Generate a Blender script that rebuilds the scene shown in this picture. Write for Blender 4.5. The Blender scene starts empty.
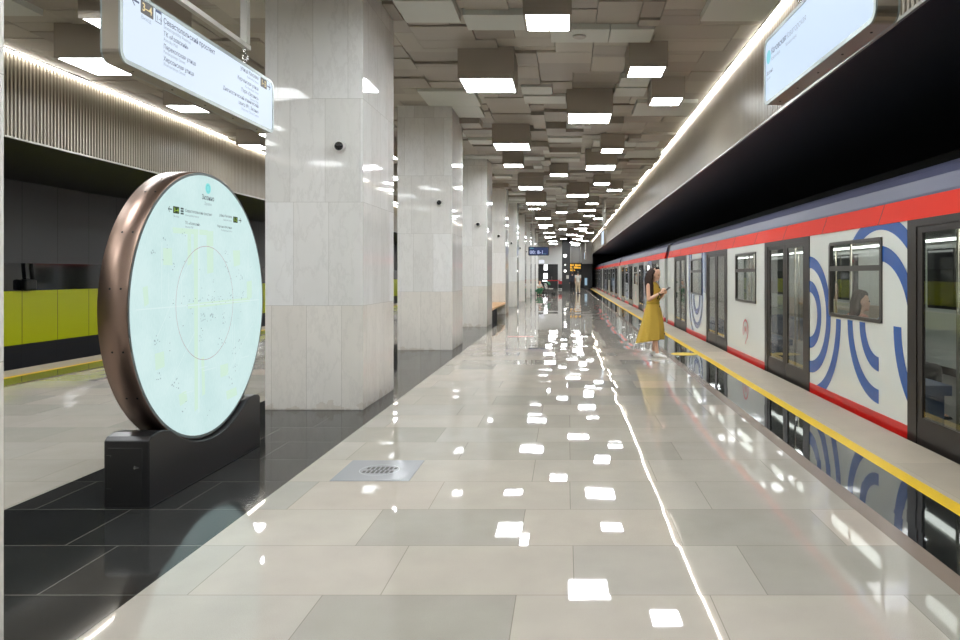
import bpy, bmesh, math, random
from mathutils import Vector, Matrix

S = bpy.context.scene
C = S.collection
PI = math.pi
EXP = 0.0                                   # view exposure
H = 1.55                                    # eye height
rng = random.Random(7)

# ------------------------------------------------------------------ helpers
def lin(c):
    def f(v):
        v /= 255.0
        return v / 12.92 if v <= 0.04045 else ((v + 0.055) / 1.055) ** 2.4
    return tuple(f(v) for v in c)

def link(o, parent=None):
    C.objects.link(o)
    if parent is not None:
        o.parent = parent
    return o

class MB:
    """collects geometry and links it as one mesh object"""
    def __init__(self):
        self.bm = bmesh.new()
    def face(self, pts, mi=0, smooth=False):
        vs = [self.bm.verts.new(p) for p in pts]
        f = self.bm.faces.new(vs)
        f.material_index = mi
        f.smooth = smooth
        return f
    def box(self, x0, x1, y0, y1, z0, z1, mi=0, skip=''):
        v = [self.bm.verts.new(p) for p in ((x0,y0,z0),(x1,y0,z0),(x1,y1,z0),(x0,y1,z0),(x0,y0,z1),(x1,y0,z1),(x1,y1,z1),(x0,y1,z1))]
        for k, q in (('b',(0,3,2,1)),('t',(4,5,6,7)),('f',(0,1,5,4)),('k',(2,3,7,6)),('l',(3,0,4,7)),('r',(1,2,6,5))):
            if k in skip: continue
            self.bm.faces.new([v[i] for i in q]).material_index = mi
        return self
    def loft(self, rings, mi=0, cap=True, smooth=True, closed=True):
        R = [[self.bm.verts.new(p) for p in r] for r in rings]
        n = len(R[0])
        for a, b in zip(R, R[1:]):
            for i in range(n if closed else n - 1):
                j = (i + 1) % n
                f = self.bm.faces.new((a[i], a[j], b[j], b[i])); f.material_index = mi; f.smooth = smooth
        if cap:
            for r, rev in ((R[0], True), (R[-1], False)):
                f = self.bm.faces.new(r[::-1] if rev else r); f.material_index = mi
        return self
    def tube(self, pts, r, n=8, mi=0, cap=True):
        pts = [Vector(p) for p in pts]
        rr = r if isinstance(r, (list, tuple)) else [r] * len(pts)
        rings, up = [], None
        for i, p in enumerate(pts):
            d = (pts[min(i+1, len(pts)-1)] - pts[max(i-1, 0)]).normalized()
            a = Vector((0,0,1)) if abs(d.z) < 0.9 else Vector((1,0,0))
            u = d.cross(a).normalized() if up is None else (up - d * up.dot(d)).normalized()
            up = u
            w = d.cross(u)
            rings.append([p + (u * math.cos(2*PI*k/n) + w * math.sin(2*PI*k/n)) * rr[i] for k in range(n)])
        return self.loft(rings, mi, cap)
    def disc(self, c, r, axis='x', n=48, r_in=0.0, mi=0, a0=0.0, a1=2*PI, flip=False):
        """flat disc / ring; axis 'x': in the YZ plane facing +x"""
        def P(rad, t):
            if axis == 'x': return (c[0], c[1] + rad*math.cos(t), c[2] + rad*math.sin(t))
            if axis == 'y': return (c[0] + rad*math.cos(t), c[1], c[2] + rad*math.sin(t))
            return (c[0] + rad*math.cos(t), c[1] + rad*math.sin(t), c[2])
        ts = [a0 + (a1-a0)*k/n for k in range(n+1)]
        if r_in <= 0:
            ps = [P(r, t) for t in ts[:-1]]
            self.face(ps[::-1] if flip else ps, mi)
        else:
            for t, u in zip(ts, ts[1:]):
                ps = [P(r_in, t), P(r, t), P(r, u), P(r_in, u)]
                self.face(ps[::-1] if flip else ps, mi)
        return self
    def prism(self, poly, axis, lo, hi, mi=0):
        """extrude a 2-D outline; axis 'x' (poly is y,z), 'y' (x,z) or 'z' (x,y)"""
        def P(q, h):
            return {'x': (h, q[0], q[1]), 'y': (q[0], h, q[1]), 'z': (q[0], q[1], h)}[axis]
        a = [self.bm.verts.new(P(q, lo)) for q in poly]; b = [self.bm.verts.new(P(q, hi)) for q in poly]
        n = len(poly)
        for i in range(n):
            j = (i+1) % n
            self.bm.faces.new((a[i], a[j], b[j], b[i])).material_index = mi
        self.bm.faces.new(a[::-1]).material_index = mi
        self.bm.faces.new(b).material_index = mi
        return self
    def frame(self, outer, inner, axis, lo, hi, mi=0):
        """ring prism between two outlines with the same number of points"""
        def P(q, h):
            return {'x': (h, q[0], q[1]), 'y': (q[0], h, q[1]), 'z': (q[0], q[1], h)}[axis]
        ol = [self.bm.verts.new(P(q, lo)) for q in outer]; oh = [self.bm.verts.new(P(q, hi)) for q in outer]
        il = [self.bm.verts.new(P(q, lo)) for q in inner]; ih = [self.bm.verts.new(P(q, hi)) for q in inner]
        n = len(outer)
        for i in range(n):
            j = (i+1) % n
            for q in ((ol[i],ol[j],oh[j],oh[i]), (il[j],il[i],ih[i],ih[j]), (ol[j],ol[i],il[i],il[j]), (oh[i],oh[j],ih[j],ih[i])):
                self.bm.faces.new(q).material_index = mi
        return self
    def sphere(self, c, r, seg=12, ring=8, sc=(1,1,1), mi=0):
        m = Matrix.Translation(c) @ Matrix.Diagonal((r*sc[0], r*sc[1], r*sc[2], 1))
        g = bmesh.ops.create_uvsphere(self.bm, u_segments=seg, v_segments=ring, radius=1, matrix=m)
        fs = {f for v in g['verts'] for f in v.link_faces}
        for f in fs: f.material_index = mi; f.smooth = True
        return self
    def build(self, name, mats, parent=None, fix=True, bevel=0.0):
        if fix: bmesh.ops.recalc_face_normals(self.bm, faces=self.bm.faces)
        me = bpy.data.meshes.new(name); self.bm.to_mesh(me); self.bm.free()
        for m in (mats if isinstance(mats, (list, tuple)) else [mats]): me.materials.append(m)
        o = link(bpy.data.objects.new(name, me), parent)
        if bevel > 0:
            b = o.modifiers.new('bevel', 'BEVEL'); b.width = bevel; b.segments = 2; b.limit_method = 'ANGLE'
        return o

def tag(o, label, cat, group=None, kind=None):
    o['label'] = label; o['category'] = cat
    if group: o['group'] = group
    if kind: o['kind'] = kind
    return o
def thing(name, label, cat, loc=(0,0,0), rotz=0.0, group=None):
    o = bpy.data.objects.new(name, None); o.empty_display_size = 0.1
    o.location = loc; o.rotation_euler = (0, 0, rotz)
    link(o); return tag(o, label, cat, group)
def struct(o, label=None, cat=None):
    o['kind'] = 'structure'
    if label: o['label'] = label
    if cat: o['category'] = cat
    return o
def copy_tree(o, parent=None):
    c = o.copy(); link(c)
    if parent is not None:
        c.parent = parent; c.matrix_parent_inverse = Matrix()
    for ch in list(o.children): copy_tree(ch, c)
    return c
def rrect(a0, a1, b0, b1, r, n=6):
    out = []
    for (cx, cy, t) in ((a1-r, b1-r, 0), (a0+r, b1-r, 90), (a0+r, b0+r, 180), (a1-r, b0+r, 270)):
        for k in range(n+1):
            q = math.radians(t + 90*k/n)
            out.append((cx + r*math.cos(q), cy + r*math.sin(q)))
    return out

ORD = 'first second third fourth fifth sixth seventh eighth ninth tenth eleventh twelfth thirteenth fourteenth fifteenth sixteenth seventeenth eighteenth'.split()

# ------------------------------------------------------------------ materials
def mat(name, col, rough=0.5, metal=0.0, spec=0.5, coat=0.0, emit=None, strength=0.0, ior=1.5):
    m = bpy.data.materials.new(name); m.use_nodes = True
    b = m.node_tree.nodes['Principled BSDF']
    b.inputs['Base Color'].default_value = (*col, 1)
    b.inputs['Roughness'].default_value = rough
    b.inputs['Metallic'].default_value = metal
    b.inputs['Specular IOR Level'].default_value = spec
    b.inputs['IOR'].default_value = ior
    b.inputs['Coat Weight'].default_value = coat
    b.inputs['Coat Roughness'].default_value = 0.03
    if emit:
        b.inputs['Emission Color'].default_value = (*emit, 1)
        b.inputs['Emission Strength'].default_value = strength
    return m
def lit(name, srgb, k=1.0):
    """a backlit surface that shows as the given colour"""
    return mat(name, (0.02, 0.02, 0.02), 0.4, 0, 0.08, 0, lin(srgb), k / 2 ** EXP)

class NT:
    def __init__(self, m):
        self.t = m.node_tree; self.b = self.t.nodes['Principled BSDF']
    def n(self, typ, **kw):
        x = self.t.nodes.new(typ)
        for k, v in kw.items(): setattr(x, k, v)
        return x
    def put(self, sock, v):
        if isinstance(v, bpy.types.NodeSocket): self.t.links.new(v, sock)
        else: sock.default_value = v
    def m(self, op, a, b=0.0, c=0.0):
        x = self.n('ShaderNodeMath', operation=op)
        self.put(x.inputs[0], a); self.put(x.inputs[1], b); self.put(x.inputs[2], c)
        return x.outputs[0]
    def v(self, op, a, b=(0,0,0)):
        x = self.n('ShaderNodeVectorMath', operation=op)
        self.put(x.inputs[0], a); self.put(x.inputs[1], b)
        return x.outputs[0]
    def vs(self, a, s):
        x = self.n('ShaderNodeVectorMath', operation='SCALE')
        self.put(x.inputs[0], a); self.put(x.inputs[3], s)
        return x.outputs[0]
    def xyz(self, x, y, z):
        q = self.n('ShaderNodeCombineXYZ')
        self.put(q.inputs[0], x); self.put(q.inputs[1], y); self.put(q.inputs[2], z)
        return q.outputs[0]
    def sep(self, v):
        q = self.n('ShaderNodeSeparateXYZ'); self.put(q.inputs[0], v); return q.outputs
    def pos(self): return self.n('ShaderNodeNewGeometry').outputs['Position']
    def nrm(self): return self.n('ShaderNodeNewGeometry').outputs['Normal']
    def noise(self, v, scale, detail=3.0, rough=0.55, col=False):
        q = self.n('ShaderNodeTexNoise'); self.put(q.inputs['Vector'], v)
        q.inputs['Scale'].default_value = scale; q.inputs['Detail'].default_value = detail; q.inputs['Roughness'].default_value = rough
        return q.outputs['Color' if col else 'Fac']
    def white(self, v):
        q = self.n('ShaderNodeTexWhiteNoise', noise_dimensions='3D'); self.put(q.inputs['Vector'], v)
        return q.outputs['Value'], q.outputs['Color']
    def ramp(self, f, stops):
        q = self.n('ShaderNodeValToRGB'); self.put(q.inputs[0], f)
        e = q.color_ramp.elements
        while len(e) < len(stops): e.new(0.5)
        for k, (p, c) in enumerate(stops): e[k].position = p; e[k].color = (*c, 1)
        return q.outputs[0]
    def mix(self, f, a, b, blend='MIX'):
        q = self.n('ShaderNodeMix', data_type='RGBA', blend_type=blend)
        self.put(q.inputs[0], f); self.put(q.inputs[6], a if isinstance(a, bpy.types.NodeSocket) else (*a, 1)); self.put(q.inputs[7], b if isinstance(b, bpy.types.NodeSocket) else (*b, 1))
        return q.outputs[2]
    def tilt_normal(self, vec, amount):
        d = self.vs(self.v('SUBTRACT', vec, (0.5, 0.5, 0.5)), amount)
        return d

def tile_floor(name, stops, grout, rough, d=0.6285, w=0.935, y0=3.452, x0=-0.256, tilt=0.010, wave=0.006, speck=0.07, ior=1.5, gw=0.0022, big=0.12):
    m = mat(name, (0.5,0.5,0.5), rough, ior=ior); t = NT(m); p = t.pos(); x, y, z = t.sep(p)
    ry = t.m('DIVIDE', t.m('SUBTRACT', y, y0), d); row = t.m('FLOOR', ry); fy = t.m('FRACT', ry)
    rv, _ = t.white(t.xyz(row, 3.7, 1.3))
    sh = t.m('ADD', t.m('MULTIPLY_ADD', t.m('FLOORED_MODULO', row, 2.0), 0.317, 0.346), t.m('MULTIPLY', rv, 0.04))
    cx = t.m('ADD', t.m('DIVIDE', t.m('SUBTRACT', x, x0), w), t.m('SUBTRACT', sh, 0.683))
    col = t.m('FLOOR', cx); fx = t.m('FRACT', cx)
    val, rc = t.white(t.xyz(row, col, 0.5))
    base = t.ramp(val, stops)
    n1 = t.noise(p, 260, 1.0); n2 = t.noise(p, 3.0, 4.0)
    f = t.m('ADD', t.m('MULTIPLY', t.m('SUBTRACT', n1, 0.5), speck * 6), t.m('MULTIPLY', t.m('SUBTRACT', n2, 0.5), big * 2))
    base = t.mix(1.0, base, t.xyz(*(t.m('ADD', f, 1.0),)*3), 'MULTIPLY')
    ey = t.m('MULTIPLY', t.m('MINIMUM', fy, t.m('SUBTRACT', 1.0, fy)), d)
    ex = t.m('MULTIPLY', t.m('MINIMUM', fx, t.m('SUBTRACT', 1.0, fx)), w)
    g = t.m('LESS_THAN', t.m('MINIMUM', ex, ey), gw)
    t.put(t.b.inputs['Base Color'], t.mix(t.m('MULTIPLY', g, 0.6), base, grout))
    nv = t.v('ADD', t.tilt_normal(rc, tilt), t.tilt_normal(t.noise(t.v('ADD', p, t.vs(rc, 7.0)), 2.2, 1.0, col=True), wave))
    nv = t.v('MULTIPLY', nv, (1, 1, 0))
    t.put(t.b.inputs['Normal'], t.v('NORMALIZE', t.v('ADD', t.nrm(), nv)))
    t.put(t.b.inputs['Roughness'], t.m('ADD', rough, t.m('MULTIPLY', t.noise(p, 1.7, 3), 0.02)))
    return m

M = {}
M['tile'] = tile_floor('beige polished stone tiles', [(0.0, lin((160,156,147))), (0.35, lin((178,172,162))), (0.6, lin((184,176,165))), (0.8, lin((170,167,159))), (1.0, lin((190,178,166)))], lin((110,104,96)), 0.015, ior=1.47)
M['black_tile'] = tile_floor('black slate tiles', [(0.0, lin((34,35,35))), (0.5, lin((41,42,42))), (1.0, lin((48,48,47)))], lin((150,148,140)), 0.07, x0=-2.85, big=0.5, ior=1.42)
M['black_gloss'] = tile_floor('polished black granite', [(0.0, lin((22,24,26))), (1.0, lin((34,35,36)))], lin((70,68,64)), 0.015, w=1.2, speck=0.02, tilt=0.006, wave=0.004, ior=1.75)
M['edge_stone'] = tile_floor('flamed granite edge', [(0.0, lin((176,164,148))), (1.0, lin((190,178,160)))], lin((130,122,112)), 0.45, d=1.2, w=3.0, speck=0.08)
M['yellow_line'] = mat('yellow paint', lin((238,196,20)), 0.4)
M['brown_strip'] = mat('brown stone strip', lin((128,112,100)), 0.25)

def marble():
    m = mat('polished white marble', (0.7,0.7,0.7), 0.04, ior=1.5, spec=0.22); t = NT(m); p = t.pos(); x, y, z = t.sep(p)
    rz = t.m('DIVIDE', t.m('ADD', z, -1.19), 1.18); row = t.m('FLOOR', rz); fz = t.m('FRACT', rz)
    rv, _ = t.white(t.xyz(row, 2.1, 9.0))
    q = t.m('ADD', t.m('DIVIDE', t.m('ADD', x, y), 0.40), rv); col = t.m('FLOOR', q); fq = t.m('FRACT', q)
    val, rc = t.white(t.xyz(row, col, 4.0))
    c = t.ramp(val, [(0.0, lin((221,220,217))), (0.5, lin((227,226,224))), (1.0, lin((231,231,230)))])
    low = t.m('LESS_THAN', row, -0.5)
    c = t.mix(t.m('MULTIPLY', low, 0.5), c, lin((222,214,202)))
    st = t.v('ADD', t.v('MULTIPLY', p, (2.2, 2.2, 0.8)), t.vs(rc, 11.0))
    n1 = t.noise(st, 2.4, 6.0, 0.65)
    vein = t.m('ABSOLUTE', t.m('SUBTRACT', n1, 0.5))
    vm = t.m('SUBTRACT', 1.0, t.m('MINIMUM', t.m('MULTIPLY', vein, 26.0), 1.0))
    c = t.mix(t.m('MULTIPLY', vm, t.m('MULTIPLY', t.noise(p, 1.3), 0.22)), c, lin((150,146,140)))
    n2 = t.noise(st, 1.1, 5.0)
    c = t.mix(1.0, c, t.xyz(*(t.m('ADD', 0.9, t.m('MULTIPLY', n2, 0.2)),)*3), 'MULTIPLY')
    # rusty staining along the foot
    foot = t.m('MULTIPLY', t.m('GREATER_THAN', t.noise(p, 6.0, 5), t.m('ADD', 0.46, t.m('MULTIPLY', z, 1.9))), 0.22)
    c = t.mix(foot, c, lin((164,140,104)))
    e = t.m('MINIMUM', t.m('MULTIPLY', t.m('MINIMUM', fz, t.m('SUBTRACT', 1.0, fz)), 1.18), t.m('MULTIPLY', t.m('MINIMUM', fq, t.m('SUBTRACT', 1.0, fq)), 0.4))
    c = t.mix(t.m('MULTIPLY', t.m('LESS_THAN', e, 0.002), 0.45), c, lin((120,112,100)))
    t.put(t.b.inputs['Base Color'], c)
    nv = t.v('ADD', t.tilt_normal(rc, 0.006), t.tilt_normal(t.noise(p, 1.4, 1.0, col=True), 0.004))
    t.put(t.b.inputs['Normal'], t.v('NORMALIZE', t.v('ADD', t.nrm(), nv)))
    return m
M['marble'] = marble()

def panel_mat(name, col, rough=0.45, var=0.10):
    m = mat(name, col, rough); t = NT(m)
    n = t.noise(t.pos(), 0.9, 3)
    t.put(t.b.inputs['Base Color'], t.mix(1.0, col, t.xyz(*(t.m('ADD', 1 - var/2, t.m('MULTIPLY', n, var)),)*3), 'MULTIPLY'))
    return m
M['ceil_a'] = panel_mat('taupe ceiling panel', lin((160,153,141)))
M['ceil_b'] = panel_mat('brown grey ceiling panel', lin((150,142,131)))
M['ceil_c'] = panel_mat('warm grey ceiling panel', lin((170,164,151)))
M['ceil_light'] = panel_mat('pale grey ceiling panel', lin((196,198,190)))
M['ceil_back'] = mat('dark ceiling void', lin((30,28,26)), 0.8)
M['lamp_box'] = panel_mat('taupe lamp housing', lin((150,141,129)))
M['lamp'] = mat('lamp diffuser', (0.8,0.8,0.8), 0.5, emit=(0.95, 0.985, 1.0), strength=33.0)
M['led'] = mat('led line', (0.8,0.8,0.8), 0.5, emit=(1.0, 0.955, 0.88), strength=28.0)
M['slat'] = panel_mat('bronze anodised slats', lin((160,151,136)), 0.35, 0.3)
M['slat_back'] = mat('dark backing behind slats', lin((34,31,27)), 0.6)
M['lip'] = mat('pale metal lip', lin((170,168,162)), 0.35, 0.6)
M['soffit'] = mat('black soffit', lin((26,26,28)), 0.45)
M['black_wall'] = mat('black tunnel wall', lin((22,23,24)), 0.5)

def seams(name, col, pitch, y0, rough, seam, spec=0.5):
    m = mat(name, col, rough, spec=spec); t = NT(m); x, y, z = t.sep(t.pos())
    f = t.m('FRACT', t.m('DIVIDE', t.m('SUBTRACT', y, y0), pitch))
    g = t.m('LESS_THAN', t.m('MULTIPLY', t.m('MINIMUM', f, t.m('SUBTRACT', 1.0, f)), pitch), 0.008)
    t.put(t.b.inputs['Base Color'], t.mix(g, col, seam))
    return m
M['lime'] = seams('lime green wall panel', lin((196,202,10)), 1.14, 16.3, 0.3, lin((70,72,10)))
M['panel_dark'] = seams('charcoal wall panel', lin((62,63,66)), 1.14, 16.3, 0.4, lin((12,12,13)))
M['panel_gloss'] = seams('glossy black wall panel', lin((20,21,23)), 1.14, 16.3, 0.06, lin((6,6,7)))
M['panel_low'] = seams('dark lower wall panel', lin((30,30,34)), 1.14, 16.3, 0.35, lin((10,10,11)))

M['bronze'] = mat('brushed bronze', lin((146,124,112)), 0.36, 1.0)
def brushed():
    m = M['bronze']; t = NT(m); n = t.noise(t.v('MULTIPLY', t.pos(), (2, 2, 2)), 3, 2)
    t.put(t.b.inputs['Roughness'], t.m('ADD', 0.30, t.m('MULTIPLY', n, 0.10)))
brushed()
M['sign_frame'] = mat('warm grey metal sign frame', lin((150,142,130)), 0.3, 0.9)
M['rod'] = mat('satin steel tube', lin((190,188,182)), 0.3, 0.9)
M['chrome'] = mat('chrome', lin((220,220,220)), 0.12, 1.0)
M['black_metal'] = mat('black powder coated metal', lin((30,30,31)), 0.35)
M['black_satin'] = mat('black satin sheet', lin((30,30,32)), 0.3)
M['bench_black'] = mat('matt black bench end', lin((24,24,24)), 0.7, spec=0.1)
M['steel'] = mat('stainless floor plate', lin((172,174,180)), 0.2, 0.25)
M['black'] = mat('black', (0.004,0.004,0.004), 0.5)
M['wood'] = mat('honey wood', lin((196,150,96)), 0.35)
M['white_plastic'] = mat('white plastic', lin((225,225,222)), 0.35)
M['dark_glass'] = mat('dark dome glass', (0.006,0.007,0.01), 0.05)
M['trim_grey'] = mat('grey trim', lin((150,160,160)), 0.3, 0.5)
M['end_grey'] = mat('pale grey end wall', lin((226,226,225)), 0.4)
M['end_dark'] = mat('dark grey end wall', lin((116,114,110)), 0.4)
M['end_black'] = mat('near black door', lin((30,30,32)), 0.35)

# ------------------------------------------------------------------ setting
Y0, Y1, YT = -9.0, 75.0, 86.0
XC = -2.88                                   # mirror axis: the line of pillars
mir = lambda x: 2*XC - x
X_STRIP = (-3.69, -2.075)
def flat(name, x0, x1, m, y0=Y0, y1=Y1, z0=-0.2, z1=0.0):
    return struct(MB().box(min(x0,x1), max(x0,x1), y0, y1, z0, z1).build(name, m))
b = MB(); b.box(X_STRIP[1], 1.90, Y0, Y1, -0.2, 0); b.box(mir(1.90), X_STRIP[0], Y0, Y1, -0.2, 0)
struct(b.build('floor', M['tile']))
n_trim = [0]
def trim(x0, x1, m, **k):
    n_trim[0] += 1
    return flat('trim_%d' % n_trim[0], x0, x1, m, **k)
trim(X_STRIP[0], X_STRIP[1], M['black_tile'])
for s in (0, 1):
    f = (lambda x: x) if s == 0 else mir
    trim(f(1.90), f(2.02), M['brown_strip']); trim(f(2.02), f(2.52), M['black_gloss'])
    trim(f(2.52), f(2.65), M['yellow_line']); trim(f(2.65), f(3.20), M['edge_stone'], y1=YT)
    flat('floor_track' , f(3.12), f(6.7), M['black_wall'], z0=-1.4, z1=-1.15, y1=YT)
    trim(f(3.02), f(3.12), M['black_wall'], z0=-1.3, z1=-0.2, y1=YT)
    # black soffit over the track, slatted fascia, lip
    struct(MB().box(min(f(2.78),f(6.7)), max(f(2.78),f(6.7)), Y0, YT, 3.66, 3.9).build('ceiling_track', M['soffit']))
    n_trim[0] += 1
    b = MB(); b.box(min(f(2.80),f(2.86)), max(f(2.80),f(2.86)), Y0, YT, 3.64, 5.3, 1)
    y = Y0
    while y < YT:
        b.box(min(f(2.755),f(2.80)), max(f(2.755),f(2.80)), y, y+0.038, 3.66, 4.97, 0, skip='b')
        y += 0.078
    struct(b.build('trim_%d' % n_trim[0], [M['slat'], M['slat_back']]))
    trim(f(2.735), f(2.765), M['lip'], z0=3.632, z1=3.66, y1=YT)
    trim(f(2.765), f(2.86), M['soffit'], z0=3.63, z1=3.66, y1=YT)
# walls
b = MB()
b.box(-12.6, -12.42, Y0, YT, -1.3, -0.05, 0); b.box(-12.58, -12.40, Y0, YT, -0.05, 1.165, 1)
b.box(-12.6, -12.41, Y0, YT, 1.165, 1.80, 2); b.box(-12.6, -12.40, Y0, YT, 1.80, 3.9, 3)
struct(b.build('wall_left', [M['panel_low'], M['lime'], M['panel_gloss'], M['panel_dark']]))
struct(MB().box(6.64, 6.8, Y0, YT, -1.3, 3.9).build('wall_right', M['black_wall']))
struct(MB().box(-12.6, 6.8, Y0-0.2, Y0, -1.3, 5.4).build('wall_back', M['end_grey']))
b = MB()
b.box(mir(2.8), -0.40, Y1, Y1+0.3, 2.58, 5.3, 0); b.box(-0.85, -0.40, Y1, Y1+0.3, 0, 2.58, 0); b.box(-3.3, -2.95, Y1, Y1+0.3, 0, 2.58, 0)
b.box(mir(2.8), -3.3, Y1, Y1+0.3, 0, 2.58, 0)
b.box(-0.40, 2.8, Y1, Y1+0.3, 2.62, 5.3, 1)
b.box(-0.40, 2.8, Y1+1.5, Y1+1.7, 0, 2.7, 2); b.box(-3.0, -0.8, Y1+0.6, Y1+0.8, 0, 2.7, 2)
b.box(mir(2.8), 2.8, Y1, Y1+1.8, -0.1, 0.0, 2)
b.box(2.8, 6.8, YT, YT+0.2, -1.3, 3.9, 2); b.box(-12.6, mir(2.8), YT, YT+0.2, -1.3, 3.9, 2)
struct(b.build('wall_far', [M['end_grey'], M['end_dark'], M['end_black']]))
b = MB(); b.box(-1.95, -0.87, Y1+0.1, Y1+0.16, 0, 2.55); b.box(-1.42, -1.40, Y1+0.09, Y1+0.1, 0, 2.5, 1)
d = struct(b.build('door_1', [M['end_black'], M['black']]))
MB().box(-1.5, -1.47, Y1+0.03, Y1+0.06, 0.9, 1.3).build('door_handle', M['chrome'], d)

# ------------------------------------------------------------------ lamps (positions first: the ceiling panels are cut round them)
LIST = []       # (x centre, near y, size, column key)
P_ = 13.4
RIGHT = [('s',-0.22,8.42,'mid'),('L',-1.21,10.80,'pil'),('s',1.21,10.53,'rgt'),('s',1.77,12.40,'fas'),('L',0.44,13.18,'cen'),
         ('L',-1.25,16.20,'pil'),('s',1.14,17.45,'rgt'),('L',0.96,19.45,'rgt'),('s',-1.48,19.9,'pil')]
LEFT = [('L',-6.56,9.78,'cen'),('L',-5.2,8.27,'pil'),('s',-6.99,12.95,'rgt'),('s',-4.35,12.0,'pil'),('L',-6.1,15.1,'cen'),
        ('s',-7.5,16.9,'fas'),('L',-4.7,17.6,'pil'),('s',-6.9,19.4,'rgt'),('s',-5.5,20.7,'cen')]
for base, side in ((RIGHT, 'right'), (LEFT, 'left')):
    for k in range(-1, 6):
        for (t, x, y, c) in base:
            yy = y + P_ * k
            if -8 < yy < 73.5: LIST.append((x, yy, t, side, c))
SZ = {'s': (0.255, 0.275, 4.60), 'L': (0.39, 0.41, 4.50)}      # half width of the lit face, half depth, bottom height
lamp_rects = []
for (x, y, t, side, c) in LIST:
    hw, hd, z = SZ[t]; e = 0.035
    lamp_rects.append((x-hw-e, x+hw+e, y-e, y+2*hd+e))

PY = [1.43] + [8.15 + 6.40*k for k in range(9)]       # fronts of the pillars
PX = (-3.43, -2.314); PD = 1.45
PY[0] = 2.945 - PD
pil_rects = [(PX[0], PX[1], y, y+PD) for y in PY]

def sub(r, c):
    x0,x1,y0,y1 = r; a0,a1,b0,b1 = c
    if a1 <= x0 or a0 >= x1 or b1 <= y0 or b0 >= y1: return [r]
    out = []
    if b0 > y0: out.append((x0,x1,y0,b0))
    if b1 < y1: out.append((x0,x1,b1,y1))
    ya, yb = max(y0,b0), min(y1,b1)
    if a0 > x0: out.append((x0,a0,ya,yb))
    if a1 < x1: out.append((a1,x1,ya,yb))
    return out

SPECIAL = [(-2.03,-1.33,8.35,9.08,4.74,3),(-1.28,-0.50,8.80,9.36,4.74,3),(-0.21,0.58,9.38,9.92,4.76,3),(0.585,1.165,9.38,9.92,4.76,3),
           (1.69,2.49,8.2,9.03,4.74,3),(-2.62,-1.62,12.57,13.7,4.76,3),(-2.2,-1.66,13.7,14.67,4.76,3),(-0.78,-0.24,12.27,12.80,4.76,3),
           (-0.77,0.0,12.83,13.4,4.74,3),(0.9,1.4,11.7,12.27,4.76,3),(0.85,1.4,12.27,12.85,4.74,3),(1.34,2.5,13.5,14.6,4.78,3),
           (0.0,0.55,15.2,15.8,4.76,3),(-7.6,-6.5,7.6,8.9,4.76,3),(-0.6,0.3,18.5,19.1,4.76,3),(-1.2,-0.6,19.6,20.2,4.76,3),(1.6,2.5,18.6,19.8,4.76,3)]
SPECIAL = [(a*3.34/(z-1.55), b_*3.34/(z-1.55), c*3.34/(z-1.55), d*3.34/(z-1.55), 4.89, i) for (a, b_, c, d, z, i) in SPECIAL]
GX0, GS = -8.43, 0.285
nx, ny = 39, int((Y1 - Y0) / GS)
occ = [[False]*ny for _ in range(nx)]
panels = []
order = [(i, j) for j in range(ny) for i in range(nx)]
SH = [(3,2),(3,2),(4,2),(4,3),(3,3),(2,2),(4,2),(5,2),(2,3),(3,2)]
for i, j in order:
    if occ[i][j]: continue
    w, h = rng.choice(SH)
    w = min(w, nx-i); h = min(h, ny-j)
    ww = 0
    while ww < w and not occ[i+ww][j]: ww += 1
    w = ww
    for a in range(w):
        for c in range(h): occ[i+a][j+c] = True
    yn = Y0 + j*GS
    z = rng.choice([4.975,4.965,4.955,4.945,4.97,4.93] if yn < 14.5 else [4.97,4.96,4.95,4.93,4.87,4.95,4.91]); ci = rng.choice([0,0,1,1,2,0,1,2])
    if rng.random() < (0.0 if 7 < yn < 16 else 0.13): z = rng.choice([4.88,4.91]); ci = 3
    if rng.random() < 0.05 and yn > 15: z = 4.82
    if i < 4 or i + w > nx - 4:
        z = max(z, 4.965) if yn < 17 else max(z, 4.84)
    panels.append(((GX0+i*GS, GX0+(i+w)*GS, yn, yn+h*GS), z, ci))
out = []
for r, z, ci in panels:
    pcs = [r]
    for s in SPECIAL: pcs = [q for p in pcs for q in sub(p, s[:4])]
    out += [(p, z, ci) for p in pcs]
out += [(s[:4], s[4], s[5]) for s in SPECIAL]
b = MB()
for r, z, ci in out:
    pcs = [r]
    for c in lamp_rects:
        if abs(c[2]-r[2]) < 3: pcs = [q for p in pcs for q in sub(p, c)]
    for c in pil_rects:
        if abs(c[2]-r[2]) < 3: pcs = [q for p in pcs for q in sub(p, c)]
    g = 0.0045
    for (x0,x1,y0,y1) in pcs:
        if x1-x0 < 0.03 or y1-y0 < 0.03: continue
        b.box(x0+g, x1-g, y0+g, y1-g, z, 5.2, ci, skip='t')
b.box(-8.6, 2.8, Y0, Y1, 5.2, 5.4, 4)
struct(b.build('ceiling', [M['ceil_a'], M['ceil_b'], M['ceil_c'], M['ceil_light'], M['ceil_back']]))

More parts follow.
